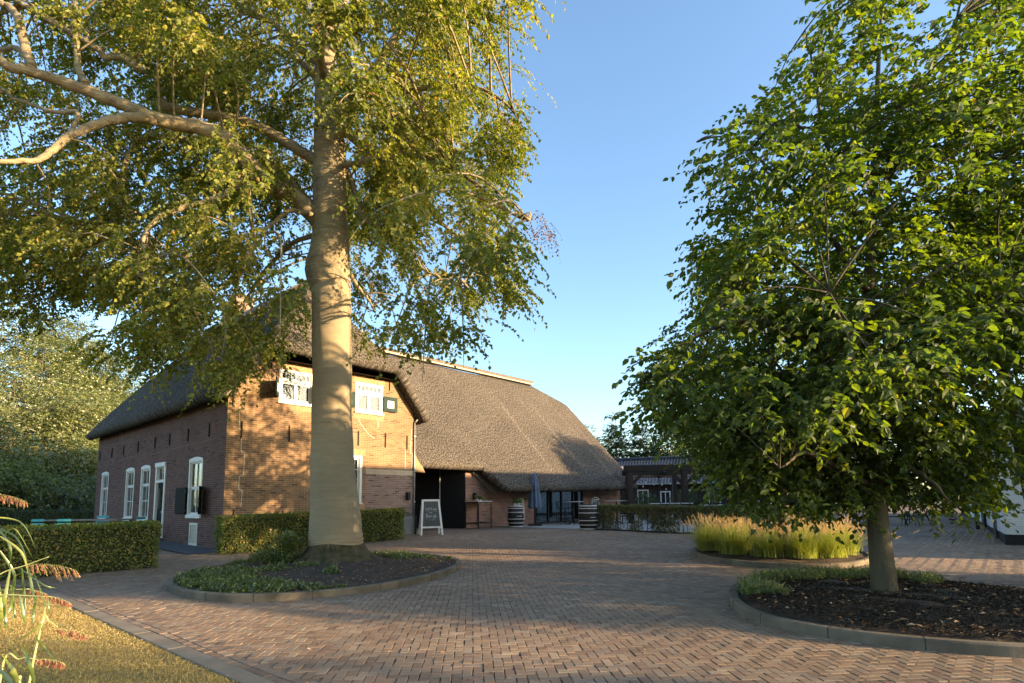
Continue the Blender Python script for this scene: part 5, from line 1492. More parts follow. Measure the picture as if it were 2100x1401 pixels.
# ---- ornamental fountain grasses on the far island
def fountain_grass(name, label, x, y, r, h, nb, npl):
    z = soil_z('far', x, y) - .02
    t = top(name, label, 'ornamental grass', (x, y, z), 0, 'ornamental grasses on the round island')
    def arcs(n, h0, h1, wd, spread, mat, nm, seg=4):
        a = RNG.uniform(0, 2 * pi, n); lean = np.abs(RNG.normal(0, spread, n)).clip(0, 1.7); hh = RNG.uniform(h0, h1, n)
        b = np.stack([x + RNG.normal(0, .11, n), y + RNG.normal(0, .11, n), np.full(n, z)], 1)
        out = np.stack([np.cos(a), np.sin(a), np.zeros(n)], 1); V = []
        sd = np.stack([-np.sin(a + RNG.uniform(-1, 1, n)), np.cos(a), np.zeros(n)], 1)
        for k in range(seg + 1):
            f = k / seg; p = b + out * (lean * hh * (f ** 1.7))[:, None]; p[:, 2] += hh * (f - .24 * lean * f ** 2.5)
            w = wd * (1 - .85 * f); V += [p + sd * w * .5, p - sd * w * .5]
        V = np.stack(V, 1); m_ = V.shape[1]; bi = np.arange(n)[:, None] * m_
        fc = np.concatenate([bi + [2 * k, 2 * k + 1, 2 * k + 3, 2 * k + 2] for k in range(seg)], 0)
        rn = np.repeat(RNG.random(n), m_)
        np_mesh(nm, V.reshape(-1, 3), fc, 4, MT[mat], t, rn)
        return b + out * (lean * hh)[:, None] + np.stack([0 * hh, 0 * hh, hh * (1 - .24 * lean)], 1), out * lean[:, None] + np.array([0, 0, .8])
    arcs(nb, h * .45, h * .98, .006, .95, 'blade', 'blades', 6)
    tips, dirs = arcs(npl, h * .85, h * 1.12, .003, .65, 'blade', 'stalks', 6)
    k = 22; P = np.repeat(tips, k, 0); Dn = dirs / np.linalg.norm(dirs, axis=1, keepdims=True); T = np.tile(np.linspace(-.06, .07, k), len(tips))
    P = P + np.repeat(Dn, k, 0) * T[:, None]; Dd = unit(len(P)) + np.repeat(Dn, k, 0) * 1.1
    leaf_mesh('plumes', P, Dd, unit(len(P)), np.full(len(P), .024), np.full(len(P), .006), MT['plume'], t)
    return t
gi = 0
far_pts = [(4.62, 13.7), (4.85, 12.8), (5.35, 12.25), (5.95, 12.0), (5.2, 13.4), (5.6, 14.3), (4.9, 14.6), (6.55, 12.1), (7.05, 12.5), (7.45, 13.15), (6.6, 13.3), (6.9, 14.3), (7.6, 14.1), (6.1, 15.1), (7.0, 15.2)]
where = ['leftmost of the clump row beside the kerb', 'second clump from the left on the near kerb side', 'third clump from the left with reddish base', 'clump just left of the leaning trunk foot', 'clump in the second row behind the left front clumps', 'back clump left of the second hornbeam trunk', 'far left back clump by the terrace hedge', 'clump just right of the second hornbeam trunk', 'broad bright clump at the front right of the trunk', 'rightmost clump before the near hornbeam trunk', 'clump in the middle row right of the trunk', 'middle row clump towards the driveway', 'right back clump towards the driveway', 'rear clump behind the second hornbeam', 'rear right clump nearest the driveway']
for (x, y), lb in zip(far_pts, where):
    fountain_grass('fountain_grass', 'yellow green fountain grass, ' + lb, x, y, .5, random.uniform(.58, .74), 1700, 110)

# ---- reeds at the left edge, close to the camera
def reed(label, base, tipd, stalk_h, leaves, plume_at=None, plume_dir=(1, 0, 0), plume_len=.22, seed=0):
    "base point, then arching stalk through points; leaves = list of (start, mid, end, width)"
    t = top('reed', label, 'reed', tuple(base), 0, 'reeds at the left edge')
    m = MB(); P = spline([Vector(base)] + [Vector(p) for p in tipd], 6, closed=False)
    m.tube(P, [.0045 * (1 - .75 * i / len(P)) for i in range(len(P))], 6); m.build('stalk', MT['reed_stalk'], t, world=True)
    for a, b_, c, w in leaves:
        a, b_, c = Vector(a), Vector(b_), Vector(c); q = spline([a, b_, c], 7, closed=False); n_ = len(q)
        dview = (b_ - Vector((0, 0, EYE))).normalized(); V = []
        for i, p in enumerate(q):
            f = i / (n_ - 1); tn = (q[min(i + 1, n_ - 1)] - q[max(i - 1, 0)]).normalized(); s_ = tn.cross(dview + Vector((.35 * math.sin(seed + f * 2), .2, .25))).normalized()
            ww = .46 * w * (math.sin(pi * min(1, f * .9 + .12)) ** .8) * (1 - f ** 6); nn = s_.cross(tn).normalized()
            V += [tuple(p + s_ * ww * .5 + nn * ww * .18), tuple(p), tuple(p - s_ * ww * .5 + nn * ww * .18)]
        fc = []
        for i in range(n_ - 1):
            for k in (0, 1): fc.append((i * 3 + k, i * 3 + k + 1, i * 3 + 4 + k, i * 3 + 3 + k))
        np_mesh('leaf', np.array(V), np.array(fc), 4, MT['reed_leaf'], t, np.full(len(V), random.random()), smooth=True)
    if plume_at is not None:
        a = Vector(plume_at); d = Vector(plume_dir).normalized(); n_ = 26; Pp, Dd, Ll = [], [], []
        br = MB(); 
        for i in range(n_):
            f = i / n_; s0 = a + d * plume_len * f + Vector((0, 0, -.25 * plume_len * f * f)); ln = plume_len * (.20 + .17 * math.sin(pi * f)) * random.uniform(.7, 1.1)
            dr = (d * .45 + Vector((random.gauss(0, .12), random.gauss(0, .25), -1))).normalized()
            br.tube([s0, s0 + dr * ln * .5 + d * .004, s0 + dr * ln], [.0007, .0005, .0003], 3, cap=False)
            for k in range(10):
                g_ = (k + random.random()) / 13; Pp.append(tuple(s0 + dr * ln * g_)); Dd.append(tuple(dr + Vector((random.gauss(0, .3), random.gauss(0, .3), random.gauss(0, .2))))); Ll.append(.011)
        br.build('plume_twigs', MT['reed_stalk'], t, world=True)
        n2 = len(Pp); leaf_mesh('plume', np.array(Pp), np.array(Dd), unit(n2), np.array(Ll) * (1 + RNG.normal(0, .2, n2)).clip(.5, 1.5), np.full(n2, .0026), MT['reed_plume'], t)
    return t
MT['reed_stalk'] = simple('reed_stalk', (.38, .40, .16), (.30, .32, .12), 6, .6)
def RL(x0, y0, x1, y1, x2, y2, Y, w=.018): return (at(x0, y0, Y), at(x1, y1, Y + random.uniform(-.08, .08)), at(x2, y2, Y + random.uniform(-.15, .15)), w)
g_at = lambda x, Y: Vector((at(x, 1100, Y).x, Y, ground(0, Y)))
YR = 2.35
reed('reed with a broad drooping red brown plume, topmost at the left edge', g_at(-70, YR), [at(-60, 1150, YR), at(-30, 1040, YR), at(0, 1012, YR)], 1, [RL(-30, 1080, 30, 1100, 60, 1160, YR), RL(-40, 1060, 40, 1070, 75, 1130, YR, .014)], at(-25, 1012, YR), (1, .1, .02), .15, 1)
reed('reed whose long double plume reaches out before the hedge', g_at(-40, 2.2), [at(-30, 1220, 2.2), at(0, 1178, 2.2), at(50, 1160, 2.2), at(100, 1142, 2.2)], 1,
     [RL(0, 1100, 45, 1135, 60, 1190, 2.2), RL(40, 1165, 90, 1200, 118, 1206, 2.2, .012), RL(58, 1165, 66, 1210, 74, 1240, 2.2, .02), RL(20, 1170, 10, 1230, 12, 1262, 2.2, .022), RL(45, 1165, 50, 1230, 53, 1282, 2.2, .018), RL(30, 1175, 22, 1240, 6, 1275, 2.2, .02),
      RL(-10, 1080, 20, 1120, 18, 1180, 2.3, .02), RL(0, 1110, 30, 1085, 70, 1150, 2.3, .01)], at(55, 1158, 2.2), (1, .05, .12), .185, 2)
reed('reed with a plume pointing right under the double plume', g_at(-50, 2.1), [at(-40, 1240, 2.1), at(0, 1221, 2.1), at(60, 1222, 2.1), at(105, 1224, 2.1)], 1,
     [RL(28, 1222, 30, 1262, 33, 1270, 2.1, .012), RL(40, 1222, 48, 1262, 52, 1283, 2.1, .02), RL(75, 1222, 68, 1262, 65, 1284, 2.1, .018), RL(98, 1224, 100, 1250, 102, 1262, 2.1, .01), RL(5, 1222, 12, 1280, 11, 1300, 2.1, .018)], at(100, 1223, 2.1), (1, .05, -.08), .075, 3)
reed('reed with a short plume hanging among pale leaves', g_at(-60, 2.25), [at(-50, 1230, 2.25), at(0, 1212, 2.25), at(60, 1208, 2.25)], 1,
     [RL(0, 1130, 30, 1180, 22, 1230, 2.25, .02), RL(-5, 1190, 3, 1250, 2, 1300, 2.25, .025), RL(22, 1200, 28, 1250, 27, 1290, 2.25, .014), RL(62, 1160, 90, 1230, 92, 1275, 2.25, .009)], at(60, 1209, 2.25), (1, .05, -.05), .07, 4)
reed('reed with a dark plume standing out against the dry lawn', g_at(40, 1.95), [at(60, 1400, 1.95), at(90, 1272, 1.95), at(100, 1274, 1.95), at(118, 1286, 1.95)], 1,
     [RL(93, 1245, 80, 1285, 16, 1324, 1.95, .016), RL(92, 1272, 85, 1290, 84, 1297, 1.95, .006), RL(100, 1272, 118, 1276, 132, 1288, 1.95, .005)], at(116, 1290, 1.95), (1, .05, .05), .095, 5)
reed('reed with the lowest red plume over the grass', g_at(30, 1.9), [at(0, 1395, 1.9), at(40, 1352, 1.9), at(72, 1352, 1.9)], 1,
     [RL(72, 1307, 92, 1330, 122, 1364, 1.9, .015), RL(113, 1306, 128, 1320, 144, 1338, 1.9, .004), RL(35, 1362, 48, 1372, 66, 1378, 1.9, .012)], at(72, 1352, 1.9), (1, .05, .1), .09, 6)
reed('reed shoot with broad upright leaves at the bottom left corner', g_at(20, 1.75), [at(35, 1440, 1.75), at(34, 1400, 1.75), at(30, 1380, 1.75)], 1,
     [RL(70, 1400, 58, 1360, 40, 1320, 1.75, .026), RL(60, 1352, 56, 1335, 52, 1312, 1.75, .012), RL(35, 1401, 22, 1372, 0, 1338, 1.75, .036), RL(30, 1410, 8, 1385, -20, 1355, 1.75, .03), RL(20, 1300, 30, 1340, 62, 1356, 1.8, .004)])
# ================================================================ BACKGROUND TREES
BT = [(10, 605, 50, 8.0, 'leaf_poplar', 'tall dense poplar at the left edge beyond the garden'), (95, 645, 52, 7.0, 'leaf_poplar', 'tall poplar behind the pale willow, left of the farmhouse'),
      (160, 655, 56, 5.6, 'leaf_poplar', 'poplar with a stepped pointed crown, second from the sky gap'), (205, 715, 60, 4.6, 'leaf_poplar', 'shorter poplar at the edge of the sky gap'),
      (92, 690, 40, 5.4, 'leaf_willow', 'large pale silvery willow catching the sun'), (30, 800, 34, 5.0, 'leaf_willow', 'broad pale willow low at the left edge'), (140, 800, 38, 4.4, 'leaf_willow', 'yellow green bushy willow in front of the poplars'),
      (205, 795, 44, 4.0, 'leaf_poplar', 'rounded tree close to the far corner of the farmhouse'), (246, 742, 62, 2.6, 'leaf_willow', 'thin airy tree standing against the sky'),
      (285, 790, 64, 4.2, 'leaf_willow', 'pale tree rising just above the side roof'), (335, 792, 70, 4.4, 'leaf_willow', 'tree top seen over the middle of the side roof'), (380, 770, 74, 4.6, 'leaf_poplar', 'tree top furthest right over the side roof'),
      (150, 985, 33, 3.0, 'leaf_poplar', 'dark green shrub-like tree beside the farmhouse corner'), (60, 1000, 30, 3.2, 'leaf_poplar', 'dark shaded tree with thin stem behind the garden hedge'), (-20, 960, 29, 3.4, 'leaf_mid', 'dark shaded tree at the far left edge behind the hedge'), (195, 985, 36, 2.8, 'leaf_mid', 'small dark tree touching the farmhouse corner')]
for i, (px, py, Y, r, mt, lb) in enumerate(BT):
    p = at(px, py, Y); h = p.z - .28 + .3
    dense = 230 if mt != 'leaf_dark' else 120
    if 'thin airy' in lb: dense = 46
    rz = h * (.44 if h > 8 else .48)
    simple_tree('background_tree', lb, (p.x, p.y, .2), h, h - 2 * rz, r, rz, .16, dense, 14, 9, .18 if Y > 45 else .14, mt, 40 + i, group='trees beyond the garden', slen=.8, crad=.75 if r > 3 else .6, shape='full', hang=.1, droop=.2, hollow=.4)
RT = [(1262, 850, 70, 2.4, 'first pointed dark tree beyond the tiled roof, counted from the thatch'), (1317, 858, 72, 2.2, 'second pointed dark tree beyond the tiled roof with sky showing through'), (1366, 836, 68, 2.8, 'third dark tree beyond the tiled roof, next to the big hornbeam'),
      (1226, 886, 80, 2.8, 'hazy low tree peeping over the barn verge'), (1204, 872, 86, 2.2, 'sunlit tree tip just above the barn roof edge'), (1420, 850, 70, 3.4, 'dark tree beyond the tiled roof half hidden by the hornbeam'), (1480, 870, 76, 4, 'dark tree far behind the hornbeams'), (1700, 900, 80, 5, 'tree at the far end of the driveway'), (1800, 890, 85, 5, 'second tree at the far end of the driveway'), (1600, 880, 84, 5, 'tree behind the dark barn to the right')]
for i, (px, py, Y, r, lb) in enumerate(RT):
    p = at(px, py, Y); h = p.z - .1
    simple_tree('background_tree', lb, (p.x, p.y, .2), h, .5, r, (h - .5) / 2, .16, 190, 14, 9, .26, 'leaf_dark' if i != 4 else 'leaf_poplar', 80 + i, group='trees beyond the tiled barn', slen=.8, crad=.6, shape='cone', hang=.05, droop=.15, hollow=.3)

# ================================================================ DARK BARN BEYOND THE TERRACE
db = top('tiled_barn', 'low dark timber barn with a blue black tiled roof beyond the pergola', 'barn', (6.6, 47.5, .28))
def dbp(x, y, z): return (x, y, z)
ax0, ay0, ax1, ay1 = 5.8, 48.2, 22.0, 41.5
dv = Vector((ax1 - ax0, ay1 - ay0, 0)).normalized(); nv_ = Vector((-dv.y, dv.x, 0)); Ld = math.hypot(ax1 - ax0, ay1 - ay0)
def DB(u, v, z): q = Vector((ax0, ay0, 0)) + dv * u + nv_ * v; return (q.x, q.y, z)
m = MB(); m.hexa([DB(0, 0, .1), DB(Ld, 0, .1), DB(Ld, 5, .1), DB(0, 5, .1), DB(0, 0, 2.9), DB(Ld, 0, 2.9), DB(Ld, 5, 2.9), DB(0, 5, 2.9)]); m.build('wall', MT['wood_dark'], db, world=True)
m = MB(); m.face([DB(-.3, -.5, 2.72), DB(Ld + .3, -.5, 2.72), DB(Ld + .3, 2.5, 4.95), DB(-.3, 2.5, 4.95)]); m.face([DB(-.3, 5.5, 2.72), DB(-.3, 2.5, 4.95), DB(Ld + .3, 2.5, 4.95), DB(Ld + .3, 5.5, 2.72)])
m.face([DB(-.28, -.45, 2.7), DB(-.28, 2.5, 4.93), DB(-.28, 5.45, 2.7)])
rf = m.build('roof', MT['tile'], db, world=True)
m = MB()
for k in range(int(Ld / .42)): m.hexa([DB(.42 * k, 2.38, 4.93), DB(.42 * k + .36, 2.38, 4.93), DB(.42 * k + .36, 2.62, 4.93), DB(.42 * k, 2.62, 4.93), DB(.42 * k, 2.42, 5.07), DB(.42 * k + .36, 2.42, 5.04), DB(.42 * k + .36, 2.58, 5.04), DB(.42 * k, 2.58, 5.07)])
m.build('ridge_tiles', MT['tile'], rf, world=True)
m = MB(); m.hexa([DB(-.3, -.62, 2.62), DB(Ld, -.62, 2.62), DB(Ld, -.5, 2.62), DB(-.3, -.5, 2.62), DB(-.3, -.62, 2.74), DB(Ld, -.62, 2.74), DB(Ld, -.5, 2.74), DB(-.3, -.5, 2.74)]); m.build('gutter', MT['zinc'], db, world=True)
for u, w_, z0, z1 in ((1.9, 1.0, 1.1, 2.15), (4.6, .9, 1.0, 2.25), (6.4, .8, 1.0, 2.1), (10.0, .9, .4, 2.3), (13.5, 1.0, 1.0, 2.2)):
    m = MB()
    for a, b, e, f in ((u, u + w_, z1 - .09, z1), (u, u + w_, z0, z0 + .09), (u, u + .09, z0 + .09, z1 - .09), (u + w_ - .09, u + w_, z0 + .09, z1 - .09), (u + w_ / 2 - .03, u + w_ / 2 + .03, z0 + .09, z1 - .09)):
        m.hexa([DB(a, -.06, e), DB(b, -.06, e), DB(b, .01, e), DB(a, .01, e), DB(a, -.06, f), DB(b, -.06, f), DB(b, .01, f), DB(a, .01, f)])
    w_o = m.build('window', MT['white'], db, world=True)
    m = MB(); m.hexa([DB(u + .02, -.03, z0 + .02), DB(u + w_ - .02, -.03, z0 + .02), DB(u + w_ - .02, -.004, z0 + .02), DB(u + .02, -.004, z0 + .02), DB(u + .02, -.03, z1 - .02), DB(u + w_ - .02, -.03, z1 - .02), DB(u + w_ - .02, -.004, z1 - .02), DB(u + .02, -.004, z1 - .02)]); m.build('pane', MT['darkglass'] if 'darkglass' in MT else MT['black'], w_o, world=True)
for i, (u, r, h, lb) in enumerate([(2.6, 1.2, 1.9, 'left'), (5.6, 1.1, 1.7, 'middle'), (8.4, 1.2, 1.8, 'right')]):
    q = DB(u, -2.2, .26); shrub('garden_shrub', lb + ' one of the dark shrubs before the tiled barn', q, r, h, 2600, .10, 'leaf_dark')

# ================================================================ PERGOLA
pg = top('pergola', 'dark timber pergola over the terrace right of the barn', 'pergola', (5.75, 28, .28))
px0, py0 = 5.72, 28.0; pd = Vector((.985, -.17, 0)).normalized(); pn = Vector((-pd.y, pd.x, 0))
def PG(u, v, z): q = Vector((px0, py0, 0)) + pd * u + pn * v; return Vector((q.x, q.y, z))
posts = [(0, 0), (2.55, 0), (7.4, 0), (0, 4.6), (2.55, 4.6), (7.4, 4.6)]
for u, v in posts:
    m = MB(); m.bar(PG(u, v, .1), PG(u, v, 2.75), .26 if v == 0 else .22); m.build('post', MT['wood_dark'], pg, world=True, bevel=.01)
for v in (0, 4.6):
    m = MB(); m.bar(PG(-.3, v, 2.92), PG(9.0, v, 2.92), .24, .30); m.build('beam', MT['wood_dark'], pg, world=True, bevel=.01)
for k in range(5):
    m = MB(); u = -.1 + k * 2.1; m.bar(PG(u, -.1, 3.14 - .2), PG(u, 4.7, 3.14 - .2), .1, .14); m.build('rafter', MT['wood_dark'], pg, world=True)
for a, b in (((.12, 0, 2.2), (.75, 0, 2.8)), ((2.43, 0, 2.2), (1.85, 0, 2.8)), ((2.67, 0, 2.2), (3.3, 0, 2.8)), ((.0, .12, 2.2), (0, .75, 2.8))):
    m = MB(); m.bar(PG(*a), PG(*b), .16, .16); m.build('brace', MT['wood_dark'], pg, world=True)
# string of lights
sl = top('string_lights', 'string of small white bulbs hung across the pergola opening', 'string lights', tuple(PG(.2, .3, 2.3)))
for rr_, (a, b, sag) in enumerate([(PG(.15, .2, 2.5), PG(2.5, .2, 2.35), .25), (PG(.15, 2.5, 2.25), PG(7.2, 2.5, 2.25), .35), (PG(2.6, .2, 2.4), PG(7.2, .2, 2.4), .3)]):
    pts = [a.lerp(b, k / 12) - Vector((0, 0, sag * math.sin(pi * k / 12))) for k in range(13)]
    m = MB(); m.tube(pts, .006, 4); cb = m.build('cable', MT['black'], sl, world=True)
    for k in range(1, 12, 2):
        q = pts[k]; m = MB(); m.lathe([(.004, .0), (.02, -.02), (.035, -.05), (.03, -.08), (.008, -.1)], (q.x, q.y, q.z), 10); m.build('bulb', MT['white'], cb, world=True)
# open market parasols beyond
def parasol_open(x, y, zt, r, label):
    t = top('market_parasol', label, 'parasol', (x, y, ground(x, y)), 0, 'open beige parasols on the terrace')
    m = MB(); m.tube([(x, y, ground(x, y)), (x, y, zt)], .03, 8); m.box(x - .35, x + .35, y - .35, y + .35, ground(x, y) + .01, ground(x, y) + .08); m.build('pole', MT['iron'], t, world=True)
    n = 8; m = MB()
    for k in range(n):
        a0, a1 = 2 * pi * k / n, 2 * pi * (k + 1) / n
        m.face([(x, y, zt), (x + r * math.cos(a0), y + r * math.sin(a0), zt - .5), (x + r * math.cos(a1), y + r * math.sin(a1), zt - .5)])
        m.face([(x + r * math.cos(a0), y + r * math.sin(a0), zt - .5), (x + r * math.cos(a0), y + r * math.sin(a0), zt - .68), (x + r * math.cos(a1), y + r * math.sin(a1), zt - .68), (x + r * math.cos(a1), y + r * math.sin(a1), zt - .5)])
    m.build('canopy', simple('beige_canvas', (.62, .48, .38), (.55, .42, .33), 3, .9), t, world=True, recalc=False)
    m = MB()
    for k in range(n):
        a0 = 2 * pi * k / n; m.tube([(x, y, zt - .02), (x + r * math.cos(a0), y + r * math.sin(a0), zt - .52)], .012, 4)
        m.tube([(x, y, zt - .8), (x + r * .5 * math.cos(a0), y + r * .5 * math.sin(a0), zt - .27)], .01, 4)
    m.build('ribs', MT['iron'], t, world=True)
parasol_open(9.3, 36.5, 3.55, 2.1, 'open beige parasol seen through the pergola opening')
parasol_open(7.6, 39.5, 3.75, 1.7, 'open beige parasol further back beside the thatch edge')
parasol_open(13.0, 35.5, 3.5, 2.0, 'open beige parasol right of the pergola opening')

# ================================================================ TERRACE FURNITURE
MT['tabletop'] = simple('pale_tabletop', (.55, .54, .50), (.46, .45, .42), 5, .6)
def bar_table(x, y, r, h, label, square=False, tilt=0):
    g_ = ground(x, y); t = top('bar_table', label, 'table', (x, y, g_), 0, 'tables on the terrace')
    m = MB()
    if square: m.box(x - r, x + r, y - r, y + r, g_ + h - .03, g_ + h)
    else: m.lathe([(r - .02, h - .03), (r, h - .02), (r, h - .005), (r - .01, h)], (x, y, g_), 28)
    m.build('table_top', MT['tabletop'], t, world=True)
    m = MB(); m.tube([(x, y, g_ + .03), (x, y, g_ + h - .03)], .035, 10); m.build('column', MT['iron'], t, world=True)
    for k in range(4):
        a = pi / 4 + k * pi / 2; m = MB(); m.tube([(x, y, g_ + .12), (x + .3 * math.cos(a), y + .3 * math.sin(a), g_ + .045), (x + .36 * math.cos(a), y + .36 * math.sin(a), g_ + .015)], [.03, .02, .016], 6); m.build('foot', MT['iron'], t, world=True)
    return t
def wire_stool(x, y, rz, h, label):
    g_ = ground(x, y); t = top('bar_stool', label, 'stool', (x, y, g_), rz, 'wire stools on the terrace')
    m = MB(); w = .2
    for sx, sy in ((-1, -1), (1, -1), (1, 1), (-1, 1)):
        mm = MB(); mm.tube([(sx * .17, sy * .17, h), (sx * .23, sy * .23, .0)], .011, 6); mm.build('leg', MT['iron'], t)
    m.tube([(.2 * math.cos(a), .2 * math.sin(a), h + .005) for a in np.linspace(0, 2 * pi, 17)], .012, 6, cap=False); m.lathe([(.01, h - .005), (.19, h - .004), (.19, h + .01), (.01, h + .015)], (0, 0, 0), 16)
    m.build('seat', MT['iron'], t)
    m = MB(); m.tube([(-.2, -.17, h), (-.23, -.19, h + .34), (-.23, .19, h + .34), (-.2, .17, h)], .011, 6)
    for k in range(-2, 3): m.tube([(-.2, k * .07, h + .02), (-.23, k * .07, h + .34)], .005, 4)
    m.build('backrest', MT['iron'], t)
    m = MB(); z = h * .35; f = .17 + .06 * .65
    m.tube([(-f, -f, z), (f, -f, z), (f, f, z), (-f, f, z), (-f, -f, z)], .008, 5); m.build('footrest', MT['iron'], t)
    return t
tb1 = gp(1176, 1072)
bar_table(2.9, 27.6, .48, 1.08, 'high pale table right of the folded parasol, before the dark glass front')
wire_stool(2.35, 27.8, .2, .76, 'wire stool left of the high pale table')
wire_stool(2.75, 28.4, 1.4, .76, 'wire stool behind the high pale table')
wire_stool(3.45, 27.9, 3.0, .76, 'wire stool right of the high pale table')
wire_stool(2.55, 26.95, -1.1, .76, 'wire stool in front of the high pale table')
bar_table(4.95, 27.6, .52, 1.10, 'high pale table between the right barrel and the pergola post')
wire_stool(4.45, 28.2, .5, .76, 'wire stool left behind the table nearest the pergola')
wire_stool(5.3, 26.9, -1.8, .76, 'wire stool before the table nearest the pergola')
# long table with bluish white top under the pergola
def long_table(x0, y0, x1, y1, h, w, label, name='terrace_table', mat='tabletop'):
    a, b = Vector((x0, y0, 0)), Vector((x1, y1, 0)); g_ = ground(x0, y0); t = top(name, label, 'table', (x0, y0, g_), 0, 'tables on the terrace')
    m = MB(); m.bar(a + Vector((0, 0, g_ + h - .02)), b + Vector((0, 0, g_ + h - .02)), w, .04); m.build('table_top', MT[mat], t, world=True)
    d = (b - a).normalized(); s_ = Vector((-d.y, d.x, 0)) * (w / 2 - .08)
    for e in (a + d * .12, b - d * .12):
        for q in (e + s_, e - s_):
            m = MB(); m.bar(q + Vector((0, 0, g_)), q + Vector((0, 0, g_ + h - .04)), .05); m.build('leg', MT['iron'], t, world=True)
    return t
long_table(6.5, 27.2, 8.3, 26.6, .96, .8, 'long table with a bluish white top in the pergola opening')
long_table(9.0, 27.9, 10.4, 27.6, .86, .8, 'dark-legged terrace table right of the second pergola post')
def chair(x, y, rz, label, col_='iron', group='terrace chairs', name='terrace_chair', h=.46, bh=.42):
    g_ = ground(x, y); t = top(name, label, 'chair', (x, y, g_), rz, group)
    for sx, sy in ((-1, -1), (1, -1), (1, 1), (-1, 1)):
        m = MB(); m.bar((sx * .19, sy * .19, h - .02), (sx * .22, sy * .21, 0), .028); m.build('leg', MT[col_], t)
    m = MB(); m.box(-.22, .22, -.22, .22, h - .02, h + .015); m.build('seat', MT[col_], t, bevel=.008)
    m = MB()
    for sy in (-.2, .2): m.bar((-.2, sy, h), (-.26, sy, h + bh), .028)
    for k in range(3): m.bar((-.225 - k * .013, -.2, h + .15 + k * .12), (-.225 - k * .013, .2, h + .15 + k * .12), .02, .07)
    m.build('backrest', MT[col_], t)
    return t
for i, (x, y, r_) in enumerate([(6.9, 26.2, 1.4), (7.7, 26.0, 1.5), (7.0, 27.8, -1.6), (8.9, 27.2, .3), (9.5, 28.6, -1.5), (10.2, 28.4, -1.6), (9.3, 27.1, 1.6)]):
    chair(x, y, r_, ['dark chair before the bluish white table, left one', 'dark chair before the bluish white table, right one', 'dark chair behind the bluish white table', 'dark chair between the two pergola tables', 'dark chair behind the right pergola table, left one', 'dark chair behind the right pergola table, right one', 'dark chair before the right pergola table'][i], h=.5, bh=.5)
chair(11.2, 26.3, 1.3, 'white garden chair beside the terrace hedge, under the hornbeam leaves', 'white', h=.46, bh=.5)
# garden behind the left hedge: wooden table with turquoise chairs
MT['turquoise'] = simple('turquoise_paint', (.08, .42, .45), (.07, .36, .39), 4, .5)
long_table(-14.9, 18.6, -12.3, 18.4, .78, .85, 'long wooden garden table behind the left hedge', 'garden_table', 'wood_grey')
for i, (x, y, r_) in enumerate([(-14.3, 17.7, 1.5), (-13.5, 17.65, 1.6), (-12.0, 18.3, 3.1), (-13.9, 19.4, -1.5)]):
    chair(x, y, r_, ['turquoise chair before the garden table, left one', 'turquoise chair before the garden table, right one', 'turquoise chair at the right end of the garden table', 'turquoise chair behind the garden table'][i], 'turquoise', 'turquoise garden chairs', 'garden_chair', h=.42, bh=.27)

# barrels
def barrel(x, y, label, h=.93, r=.31):
    g_ = ground(x, y) + .004; t = top('wine_barrel', label, 'barrel', (x, y, g_), 0, 'black barrels with white hoops')
    def rad(z): f = (z / h - .5) * 2; return r * (1.16 - .2 * f * f)
    n = 28; m = MB(); nz = 16; i0 = 0
    V = []
    prof = [(rad(h * k / nz), h * k / nz) for k in range(nz + 1)]
    m.lathe(prof, (x, y, g_), 36); m.build('staves', MT['barrel'], t, world=True)
    for z, w in ((.0, .05), (.16, .035), (.33, .035), (.62, .035), (.79, .035), (.88, .05)):
        m = MB(); z0, z1 = z, min(z + w, h + .004); m.lathe([(rad(z0) - .01, z0), (rad(z0) + .009, z0 + .002), (rad(z1) + .009, z1 - .002), (rad(z1) - .01, z1)], (x, y, g_), 36); m.build('hoop', MT['hoop'], t, world=True)
    # pale strip of lettering on the belly, facing the yard
    m = MB(); 
    for k in range(11):
        a = -pi / 2 + .1 + k * .065; a1 = a + .05 * (1 if k % 3 else .7); rr_ = rad(.47) + .002
        m.face([(x + rr_ * math.cos(a), y + rr_ * math.sin(a), g_ + .455), (x + rr_ * math.cos(a1), y + rr_ * math.sin(a1), g_ + .455), (x + rr_ * math.cos(a1), y + rr_ * math.sin(a1), g_ + .485), (x + rr_ * math.cos(a), y + rr_ * math.sin(a), g_ + .485)])
    m.build('lettering', MT['hoop'], t, world=True)
    m = MB(); m.lathe([(.01, h - .03), (rad(h) - .02, h - .03), (rad(h) - .02, h - .02), (.01, h - .02)], (x, y, g_), 30); m.build('lid', MT['hoop'], t, world=True)
    return g_ + h
MT['barrel'] = simple('barrel_staves', (.014, .012, .012), (.024, .02, .018), 5, .55, .4, 12, stretch=(6, 6, .3), dist=.01)
MT['hoop'] = simple('hoop_paint', (.55, .53, .49), (.44, .42, .39), 8, .6)
b1 = gp(1058, 1081); b2 = gp(1207, 1086)
bz = barrel(b1.x, b1.y, 'black and white barrel with a potted plant on it, left of the folded parasol')
barrel(b2.x, b2.y, 'black and white barrel at the end of the terrace hedge', .97, .325)
def potted(x, y, z, label, r=.07, h=.13):
    t = top('potted_plant', label, 'plant', (x, y, z), 0, 'small potted plants')
    m = MB(); m.lathe([(r * .7, 0), (r, h), (r * .9, h), (r * .85, h - .02)], (x, y, z), 16); m.build('pot', MT['white'], t, world=True)
    n = 420; U = unit(n) * (RNG.random(n)[:, None] ** .5); P = np.array([x, y, z + h + .06]) + U * np.array([.13, .13, .08]); D = U + unit(n) * .5
    leaf_mesh('foliage', P, D, unit(n), np.full(n, .045), np.full(n, .026), MT['leaf_rim'], t)
potted(b1.x - .02, b1.y - .05, bz - .02, 'plant in a white pot on top of the left barrel')
potted(b1.x + .13, b1.y + .02, bz - .02, 'second small white pot behind the first on the left barrel', .05, .16)

